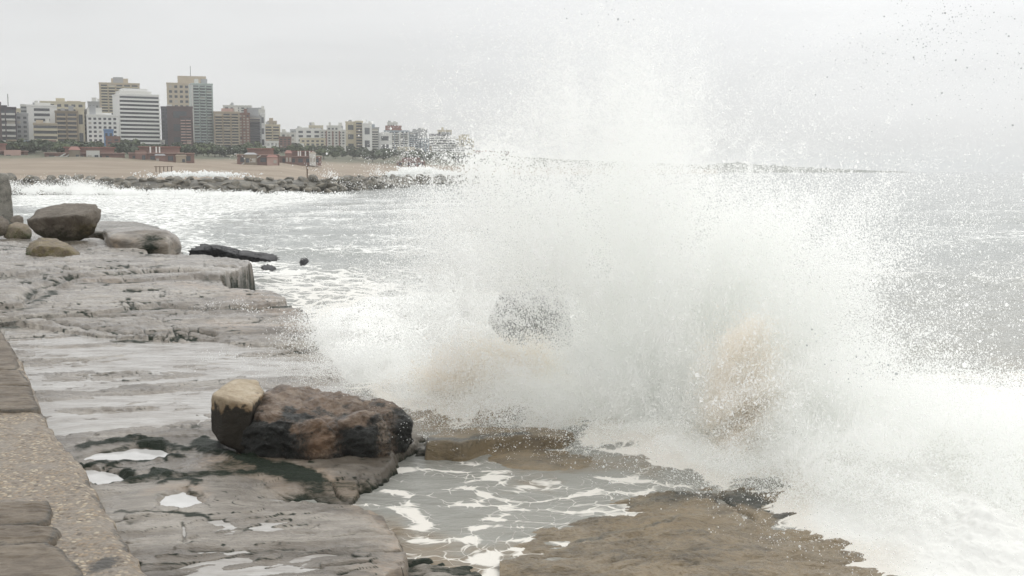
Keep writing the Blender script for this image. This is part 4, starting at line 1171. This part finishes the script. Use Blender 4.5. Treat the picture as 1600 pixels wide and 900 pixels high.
CROWNS = [crown_mesh(1, M['leaf']), crown_mesh(2, M['leaf2']), crown_mesh(3, M['leaf'])]
TV = np.array([[math.cos(t) * r, math.sin(t) * r, z] for z, r in ((0, .5), (.5, .36), (1, .25)) for t in np.linspace(0, 2 * math.pi, 7)[:-1]])
TF = np.array([[i + 6 * k, (i + 1) % 6 + 6 * k, (i + 1) % 6 + 6 * k + 6, i + 6 * k + 6] for k in (0, 1) for i in range(6)])
TRUNK = mesh_np('trunk', TV, TF, M['trunk'])
TL = ['dark rounded tree on the bluff between beach and city', 'mid green bushy tree on the bluff between beach and city', 'dark spreading tree on the bluff between beach and city']


def coast_z(px, D):
    dw, db, dc, zb, zc = coast_profile(px)
    return float(np.interp(D, [dw, db, db + 8, dc - 12, dc, dc + 2500], [0, zb, zb + 1.5, zc - 2.0, zc, zc + 8]))


def tree(px, D, size):
    k = random.randrange(3)
    root = empty('bluff_tree', (D * (px - 800) / F, D, coast_z(px, D) - .3), random.uniform(0, 6.28))
    tag(root, TL[k], 'tree', 'trees on the bluff')
    t = link(bpy.data.objects.new('trunk', TRUNK), root); t.scale = (size * .18, size * .18, size * .8)
    c = link(bpy.data.objects.new('crown', CROWNS[k]), root); c.location = (0, 0, size * 1.0); c.scale = (size, size, size * random.uniform(.6, .9))


for px in list(np.linspace(48, 75, 6)) + list(np.linspace(78, 150, 8)) + [196, 204, 216, 228] + list(np.linspace(-20, 50, 10)) + list(np.linspace(90, 300, 22)) + list(np.linspace(300, 440, 24)) + list(np.linspace(440, 640, 26)) + list(np.linspace(640, 760, 20)) + list(np.linspace(0, 480, 40)):
    px += random.uniform(-5, 5)
    dc = lerp_list(px, XS, D_CITY)
    tree(px, dc - random.uniform(5, max(10, dc - coast_profile(px)[1] - (60 if px < 520 else 10))), random.uniform(2.2, 4.2) * (1 if px < 450 else 1.25))

# little post frame on the sand
fr = empty('beach_frame', (*(P(256, 268, 500).xy), coast_z(256, 500) - .1), 0)
tag(fr, 'row of bare wooden posts with a cross beam on the sand', 'post frame')
for k in range(5):
    box('post', M['wood'], ((k - 2) * 1.75, 0, 0), (.35, .35, 3.0), fr)
box('beam', M['wood'], (0, 0, 2.6), (8.6, .3, .3), fr)
pole = bpy.data.objects.new('marker_pole', unit_box(M['wood']))
q = P(480, 268, 215); pole.location = (q.x, 215, 1.6); pole.scale = (.22, .22, 3.2); link(pole)
tag(pole, 'thin dark marker pole standing on the rock groyne', 'pole')


# ----------------------------------------------------------------------------- rock groyne
def groyne():
    arms = [([(-120, 176), (60, 178), (220, 181), (400, 187), (520, 200), (590, 238), (636, 262)], [2.6, 2.7, 2.7, 2.6, 2.5, 1.9, .9], 262),
            ([(560, 330), (640, 322), (735, 325), (752, 330)], [2.2, 2.4, 2.3, 1.3], 66)]
    protos = []
    r = random.Random(4)
    for k in range(6):
        b2 = bmesh.new(); bmesh.ops.create_icosphere(b2, subdivisions=3, radius=1.0)
        U = np.array([v.co[:] for v in b2.verts]); Fc = np.array([[v.index for v in f.verts] for f in b2.faces]); b2.free()
        nn = np.random.default_rng(k).normal(size=(11, 3)); nn /= np.linalg.norm(nn, axis=1)[:, None]
        dd = np.random.default_rng(k + 50).uniform(.62, 1.0, 11)
        kk = np.maximum(U @ nn.T / dd, 0.0); rr = 1 / np.maximum((np.sum(kk ** 14, axis=1)) ** (1 / 14.), .8)
        W = U * rr[:, None]; W *= (1 + .10 * fbm(W[:, 0] * 2 + k, W[:, 1] * 2, W[:, 2] * 2, 4))[:, None]
        protos.append(mesh_np('groyne_boulder', W, Fc, M['groyne'], False, {'stain': .5 * (1 - sstep(-.6, .4, W[:, 2])), 'tan': .25 + .4 * fbm(W[:, 0], W[:, 1], W[:, 2] + k, 3)}))
    V, Fc = [], []
    for pts, hs, cnt in arms:
        P2 = np.array([(Y * (px - 800) / F, Y) for px, Y in pts])
        seg = np.linalg.norm(np.diff(P2, axis=0), axis=1); cum = np.concatenate([[0], np.cumsum(seg)])
        # packed core of small stone
        i0 = len(V)
        m = 40
        for s in np.linspace(0, cum[-1], m):
            x = np.interp(s, cum, P2[:, 0]); y = np.interp(s, cum, P2[:, 1]); hh = np.interp(s, cum, hs)
            for dy, f in ((-5.2, -.3), (-2.2, .62), (0, .86), (2.5, .8), (6, -.3)):
                V.append((x, y + dy, hh * f))
        for a in range(m - 1):
            for c in range(4):
                q = i0 + a * 5 + c; Fc.append([q, q + 5, q + 6, q + 1])
        for k in range(cnt):
            s = (k + r.uniform(.1, .9)) / cnt * cum[-1]
            x = np.interp(s, cum, P2[:, 0]); y = np.interp(s, cum, P2[:, 1]); hh = np.interp(s, cum, hs)
            t = (k % 4) / 3.0 + r.uniform(-.15, .15)          # 0 = water line, 1 = crest
            sz = r.uniform(.55, 1.08) * (1.15 if Y_far(y) else 1.0)
            o = bpy.data.objects.new('groyne_boulder', protos[r.randrange(6)])
            o.location = (x + r.uniform(-.8, .8), y - 5.0 + 5.0 * t, hh * (.12 + .74 * t) - .15)
            o.scale = (sz * r.uniform(.9, 1.5), sz * r.uniform(.8, 1.3), sz * r.uniform(.6, .95))
            o.rotation_euler = (r.uniform(-.4, .4), r.uniform(-.4, .4), r.uniform(0, 6.28))
            link(o)
            tag(o, 'grey boulder piled on the long rock groyne in front of the beach', 'boulder', 'boulders of the groyne')
    o = link(bpy.data.objects.new('groyne_core', mesh_np('groyne_core', np.array(V), np.array(Fc), M['groyne'], False, {'stain': np.full(len(V), .4), 'tan': np.zeros(len(V))})))
    tag(o, 'packed stone core under the boulders of the groyne', 'groyne', kind='structure')


def Y_far(y): return y > 260


groyne()


# ----------------------------------------------------------------------------- spray
def points_object(name, pts, rad, mat, label):
    me = bpy.data.meshes.new(name)
    me.vertices.add(len(pts)); me.vertices.foreach_set('co', np.ascontiguousarray(pts, np.float32).ravel())
    at = me.attributes.new('drop_radius', 'FLOAT', 'POINT'); at.data.foreach_set('value', np.ascontiguousarray(rad, np.float32))
    me.materials.append(mat)
    o = link(bpy.data.objects.new(name, me))
    ng = bpy.data.node_groups.new(name, 'GeometryNodeTree')
    ng.interface.new_socket('Geometry', in_out='INPUT', socket_type='NodeSocketGeometry')
    ng.interface.new_socket('Geometry', in_out='OUTPUT', socket_type='NodeSocketGeometry')
    gi = ng.nodes.new('NodeGroupInput'); go = ng.nodes.new('NodeGroupOutput')
    mp = ng.nodes.new('GeometryNodeMeshToPoints'); na = ng.nodes.new('GeometryNodeInputNamedAttribute'); na.data_type = 'FLOAT'
    na.inputs['Name'].default_value = 'drop_radius'
    sm = ng.nodes.new('GeometryNodeSetMaterial'); sm.inputs['Material'].default_value = mat
    ng.links.new(gi.outputs[0], mp.inputs['Mesh']); ng.links.new(na.outputs['Attribute'], mp.inputs['Radius'])
    ng.links.new(mp.outputs[0], sm.inputs[0]); ng.links.new(sm.outputs[0], go.inputs[0])
    md = o.modifiers.new('drops', 'NODES'); md.node_group = ng
    tag(o, label, 'spray', kind='stuff')
    return o


def blob(px, py, d, s, n, r0, thr=0.0, clones=5, fq=1.0, sharp=.11):
    """n drops in a soft cloud, thinned by a drifting noise into wisps; every kept drop brings a few close followers."""
    c = np.array(P(px, py, d))
    m = int(n / clones * 2.4)
    p = RNG.normal(size=(m, 3)) * np.array(s) + c
    # wisps run up and outwards from the place where the wave hit
    org = np.array([1.8, 12.5, .2])
    q = p - org
    rr = np.linalg.norm(q, axis=1) + 1e-3
    dirn = q / rr[:, None]
    nz = fbm(dirn[:, 0] * 3.2 * fq, dirn[:, 2] * 3.2 * fq + rr * .12, dirn[:, 1] * 2.0 + rr * .30, 4, .6)
    nz2 = fbm(p[:, 0] * 1.5 * fq, p[:, 1] * 1.5, p[:, 2] * 1.5 * fq, 4, .6)
    nz3 = fbm(dirn[:, 0] * 9 * fq, dirn[:, 2] * 9 * fq, rr * .35, 3, .6)
    keep = .10 + .90 * sstep(-sharp, sharp, .55 * nz + .45 * nz2 + .35 * nz3 - thr)
    # a thinner window in the cloud before the standing rock
    w = P(846, 492, d)
    hole = np.exp(-(((p[:, 0] - w.x) / .70) ** 2 + ((p[:, 2] - w.z) / .56) ** 2) ** 1.3)
    keep *= 1 - .80 * hole
    k = RNG.random(m) < keep
    p = p[k][:max(1, n // clones)]
    if clones > 1:
        p = np.repeat(p, clones, 0)
        jit = RNG.normal(size=p.shape) * .035; jit[::clones] = 0
        p = p + jit
    r = r0 * np.exp(RNG.normal(size=len(p)) * .42)
    ok = p[:, 2] > .35
    return p[ok], r[ok]


def cloud(name, blobs, mat, label):
    a = [blob(*q) if len(q) > 2 else q for q in blobs]
    points_object(name, np.concatenate([x[0] for x in a]), np.concatenate([x[1] for x in a]), mat, label)


def filaments(n, seed, vlo=6.0, vhi=9.6, rlo=.0026, rhi=.0058):
    """Thin ropes of drops flying on ballistic arcs away from where the wave struck."""
    r = np.random.default_rng(seed); out, rad = [], []
    for k in range(n):
        a = r.normal(-.12, .38); b_ = r.normal(.05, .30)
        org = np.array([r.normal(1.4, .55), 13.6 + r.normal(0, .5), .3])
        v = r.uniform(vlo, vhi) * np.array([math.sin(a), math.sin(b_) * .6, math.cos(a)])
        t0 = r.uniform(.22, .62); t1 = t0 + r.uniform(.03, .12); m = int(r.uniform(40, 190))
        t = t0 + (t1 - t0) * r.random(m) ** .8
        p = org + v * t[:, None]; p[:, 2] -= 4.9 * t * t
        wob = np.stack([fbm(t * 14 + k, t * 0, s_, 3) for s_ in (1.0, 5.0, 9.0)], -1) * .22
        p = p + wob + r.normal(size=p.shape) * (.012 + .05 * (t - t0)[:, None] / (t1 - t0))
        out.append(p); rad.append(r.uniform(rlo, rhi) * np.exp(r.normal(size=m) * .35) * (1.1 - .5 * (t - t0) / (t1 - t0)))
    p = np.concatenate(out); q = np.concatenate(rad); ok = p[:, 2] > .4
    return p[ok], q[ok]


cloud('wave_spray', [
    filaments(900, 3), filaments(260, 8, 8.5, 11.5, .002, .004),
    # fine mist
    (975, 440, 14.2, (.95, .8, 1.15), 520000, .0027),
    (975, 320, 14.4, (.85, .8, .75), 170000, .0026),
    (935, 190, 14.6, (.65, .7, .6), 46000, .0024),
    (960, 50, 14.8, (.9, .8, .7), 26000, .0022),
    (1180, 110, 14.5, (1.6, .9, .6), 36000, .0022),
    (760, 440, 17.5, (.85, .8, 1.0), 150000, .0030),
    (700, 520, 17.8, (.8, .7, .55), 90000, .0030),
    (1125, 510, 13.8, (.72, .8, .75), 360000, .0027),
    (1235, 480, 13.4, (.60, .7, .55), 130000, .0027),
    (1010, 600, 13.4, (1.2, .7, .50), 480000, .0027),
    (1240, 610, 12.6, (.75, .7, .5), 360000, .0027),
    (1270, 380, 13.2, (.8, 1.0, .5), 36000, .0026),
    # larger drops
    (960, 430, 13.8, (1.1, .8, 1.2), 40000, .0052, .02, 1), (745, 330, 15.6, (.42, .6, .55), 7000, .0056, .05, 1), (770, 262, 15.6, (.28, .5, .2), 2600, .0075, .1, 1),
    (1300, 390, 13.0, (.8, 1.0, .6), 15000, .0038, .03, 1), (1480, 380, 13.0, (.8, 1.0, .8), 9000, .0032, .0, 1), (1230, 520, 12.8, (.8, .7, .7), 30000, .0052, .02, 1),
], M['drop'], 'towering white plume of wave spray rising over the rocks')
cloud('wave_splash', [
    (720, 600, 15.6, (.9, .5, .25), 160000, .0030), (600, 580, 16.8, (.6, .5, .18), 80000, .0032), (505, 515, 19.0, (.28, .5, .17), 8000, .0055, 0, 1),
    (880, 640, 13.8, (.9, .5, .20), 160000, .0028), (1050, 690, 12.6, (.6, .4, .22), 130000, .0028),
    (1330, 690, 11.4, (.75, .6, .40), 420000, .0026), (1500, 735, 10.4, (.75, .7, .34), 380000, .0025), (1380, 790, 10.4, (.42, .45, .24), 180000, .0025),
    (1500, 840, 9.4, (.5, .5, .22), 180000, .0024), (1500, 800, 9.9, (.7, .6, .13), 170000, .0025), (1560, 870, 9.0, (.5, .5, .12), 80000, .0025), (1620, 720, 10.5, (.6, .7, .32), 150000, .0026), (1150, 735, 12.2, (.4, .3, .14), 30000, .0034),
    (1262, 812, 10.6, (.22, .2, .05), 26000, .0027), (1335, 848, 10.0, (.22, .2, .05), 26000, .0026), (1405, 882, 9.4, (.22, .2, .05), 26000, .0025), (1210, 780, 11.1, (.2, .2, .05), 14000, .0027), (1300, 850, 9.9, (.35, .25, .04), 3000, .0036, 0, 1),
    (960, 700, 12.8, (.5, .3, .08), 6000, .0050, .1, 1), (1220, 790, 11.0, (.2, .25, .10), 4000, .0050, 0, 1), (1420, 690, 10.6, (.9, .6, .45), 22000, .0046, 0, 1), (1060, 730, 12.0, (.5, .3, .1), 5000, .0050, 0, 1),
], M['drop'], 'dense white splash boiling along the edge of the rocks')
cloud('sandy_spray', [(1150, 680, 11.75, (.19, .14, .32), 46000, .0030), (1160, 600, 11.8, (.19, .14, .30), 40000, .0030), (1165, 540, 11.9, (.15, .15, .2), 14000, .0030), (1200, 735, 11.6, (.22, .12, .09), 14000, .0036),
                      (785, 560, 14.6, (.34, .2, .15), 60000, .0032), (715, 590, 14.6, (.28, .2, .09), 26000, .0032), (780, 562, 14.2, (.36, .2, .14), 5000, .0060, .05, 1), (720, 592, 14.3, (.3, .2, .08), 2200, .0060, .05, 1)],
      M['murky_drop'], 'column of sand coloured water thrown up inside the white spray')
cloud('flying_drops', [(1560, 50, 8.5, (.36, .5, .25), 700, .0026, 0, 1), (1430, 90, 9.5, (.6, .6, .28), 700, .0022, 0, 1), (1345, 570, 10.6, (.20, .2, .09), 90, .0042, 0, 1), (1275, 535, 10.6, (.12, .1, .05), 24, .005, 0, 1), (930, 20, 12, (.2, .3, .08), 60, .004, 0, 1)],
      M['dark_drop'], 'scattered dark drops flung high against the bright sky')
# surf breaking on the groyne
def surf(px, py, d, s, n, r0):
    c = np.array(P(px, py, d)); p = RNG.normal(size=(n * 2, 3)) * np.array(s) + c
    k = RNG.random(len(p)) < sstep(-.2, .2, fbm(p[:, 0] * .25, p[:, 1] * .25, p[:, 2] * .4, 4))
    p = p[k][:n]; p = p[p[:, 2] > -.15]
    return p, r0 * np.exp(RNG.normal(size=len(p)) * .4)


for parts, lab in [([surf(75, 296, 172, (5, 2, .55), 16000, .035), surf(95, 290, 173, (2.8, 1, .6), 3200, .026), surf(200, 300, 170, (7, 2, .25), 8000, .04), surf(340, 303, 172, (9, 2, .2), 7000, .04)], 'white surf breaking against the near side of the groyne'),
                   ([surf(652, 270, 350, (3.2, 1.5, .8), 4000, .12), surf(680, 272, 350, (6, 2, .5), 3000, .12), surf(635, 272, 350, (3, 2, .4), 2000, .12), surf(305, 273, 400, (8, 2, .5), 2500, .14)], 'white breaker bursting behind the far end of the groyne')]:
    points_object('surf_spray', np.concatenate([a for a, b in parts]), np.concatenate([b for a, b in parts]), M['drop'], lab)

# ----------------------------------------------------------------------------- air
def haze():
    v = np.array([[x, y, z] for z in (-4, 150) for y in (-60, 23000) for x in (-16000, 16000)], float)
    f = np.array([[0, 2, 3, 1], [4, 5, 7, 6], [0, 1, 5, 4], [2, 6, 7, 3], [0, 4, 6, 2], [1, 3, 7, 5]])
    m, nt, out = new_mat('haze')
    pv = N(nt, 'ShaderNodeVolumePrincipled'); pv.inputs['Color'].default_value = (.93, .94, .95, 1)
    pv.inputs['Density'].default_value = .00017; pv.inputs['Anisotropy'].default_value = 0
    L(nt, pv.outputs[0], out.inputs['Volume'])
    o = link(bpy.data.objects.new('haze', mesh_np('haze', v, f, m, False)))
    tag(o, 'thin grey sea haze over the whole coast', 'haze', kind='stuff')


haze()

# ----------------------------------------------------------------------------- sky, sun, camera
w = bpy.data.worlds.new('World'); sc.world = w; w.use_nodes = True
nt = w.node_tree; nt.nodes.clear()
wo = N(nt, 'ShaderNodeOutputWorld'); bg = N(nt, 'ShaderNodeBackground'); L(nt, bg.outputs[0], wo.inputs[0])
SUN_EL, SUN_AZ = math.radians(48), math.radians(40)      # azimuth clockwise from +Y
sky = N(nt, 'ShaderNodeTexSky', sky_type='NISHITA', sun_disc=False, sun_elevation=SUN_EL, sun_rotation=SUN_AZ)
tc = N(nt, 'ShaderNodeTexCoord'); sx = N(nt, 'ShaderNodeSeparateXYZ'); L(nt, tc.outputs['Generated'], sx.inputs[0])
el = ramp(nt, sx.outputs['Z'], [(0.0, (.345, .347, .350)), (.08, (.362, .364, .364)), (.16, (.385, .386, .385)), (.3, (.45, .45, .445)), (.6, (.55, .55, .545)), (1.0, (.62, .62, .61))])
elv = N(nt, 'ShaderNodeVectorMath', operation='MULTIPLY'); L(nt, el, elv.inputs[0])
mp = N(nt, 'ShaderNodeMapping'); L(nt, tc.outputs['Generated'], mp.inputs['Vector']); mp.inputs['Scale'].default_value = (1.3, 1.3, 7)
cl = noise(nt, mp.outputs[0], 1.6, 7, .55, .3)
cf = maprange(nt, cl, .25, .75, .93, 1.08)
dt = N(nt, 'ShaderNodeVectorMath', operation='DOT_PRODUCT'); L(nt, tc.outputs['Generated'], dt.inputs[0])
sd = Vector((math.sin(SUN_AZ) * math.cos(SUN_EL), math.cos(SUN_AZ) * math.cos(SUN_EL), math.sin(SUN_EL))); dt.inputs[1].default_value = sd
gl = maprange(nt, dt.outputs['Value'], .5, 1.0, 0, .55)
tot = math_n(nt, 'MULTIPLY', math_n(nt, 'ADD', 1.0, gl), math_n(nt, 'MULTIPLY', cf, 20.7))
sc3 = N(nt, 'ShaderNodeVectorMath', operation='SCALE'); L(nt, el, sc3.inputs[0]); L(nt, tot, sc3.inputs['Scale'])
L(nt, mixc(nt, .05, sc3.outputs[0], sky.outputs[0]), bg.inputs['Color']); bg.inputs['Strength'].default_value = .1

ld = bpy.data.lights.new('sun', 'SUN'); ld.energy = .65; ld.angle = math.radians(35); ld.color = (1, .97, .93)
lo = link(bpy.data.objects.new('sun', ld)); lo.rotation_euler = (-sd).to_track_quat('-Z', 'Y').to_euler(); lo.location = (0, 0, 60)

cam = bpy.data.cameras.new('camera'); co = link(bpy.data.objects.new('camera', cam)); sc.camera = co
cam.sensor_width = 36; cam.lens = 36 * F / 1600; cam.clip_end = 60000; cam.clip_start = .1
co.location = (0, 0, H); co.rotation_euler = (math.pi / 2 - TH, 0, 0)

sc.render.engine = 'CYCLES'
cy = sc.cycles
cy.use_denoising = True
cy.max_bounces = 24; cy.diffuse_bounces = 14; cy.glossy_bounces = 3; cy.transmission_bounces = 14; cy.volume_bounces = 1; cy.transparent_max_bounces = 8
cy.use_adaptive_sampling = True; cy.adaptive_threshold = .02
cy.caustics_reflective = False; cy.caustics_refractive = False
vs = sc.view_settings
vs.view_transform = 'Standard'; vs.look = 'None'; vs.exposure = 0.03; vs.gamma = 1.0; vs.use_curve_mapping = False
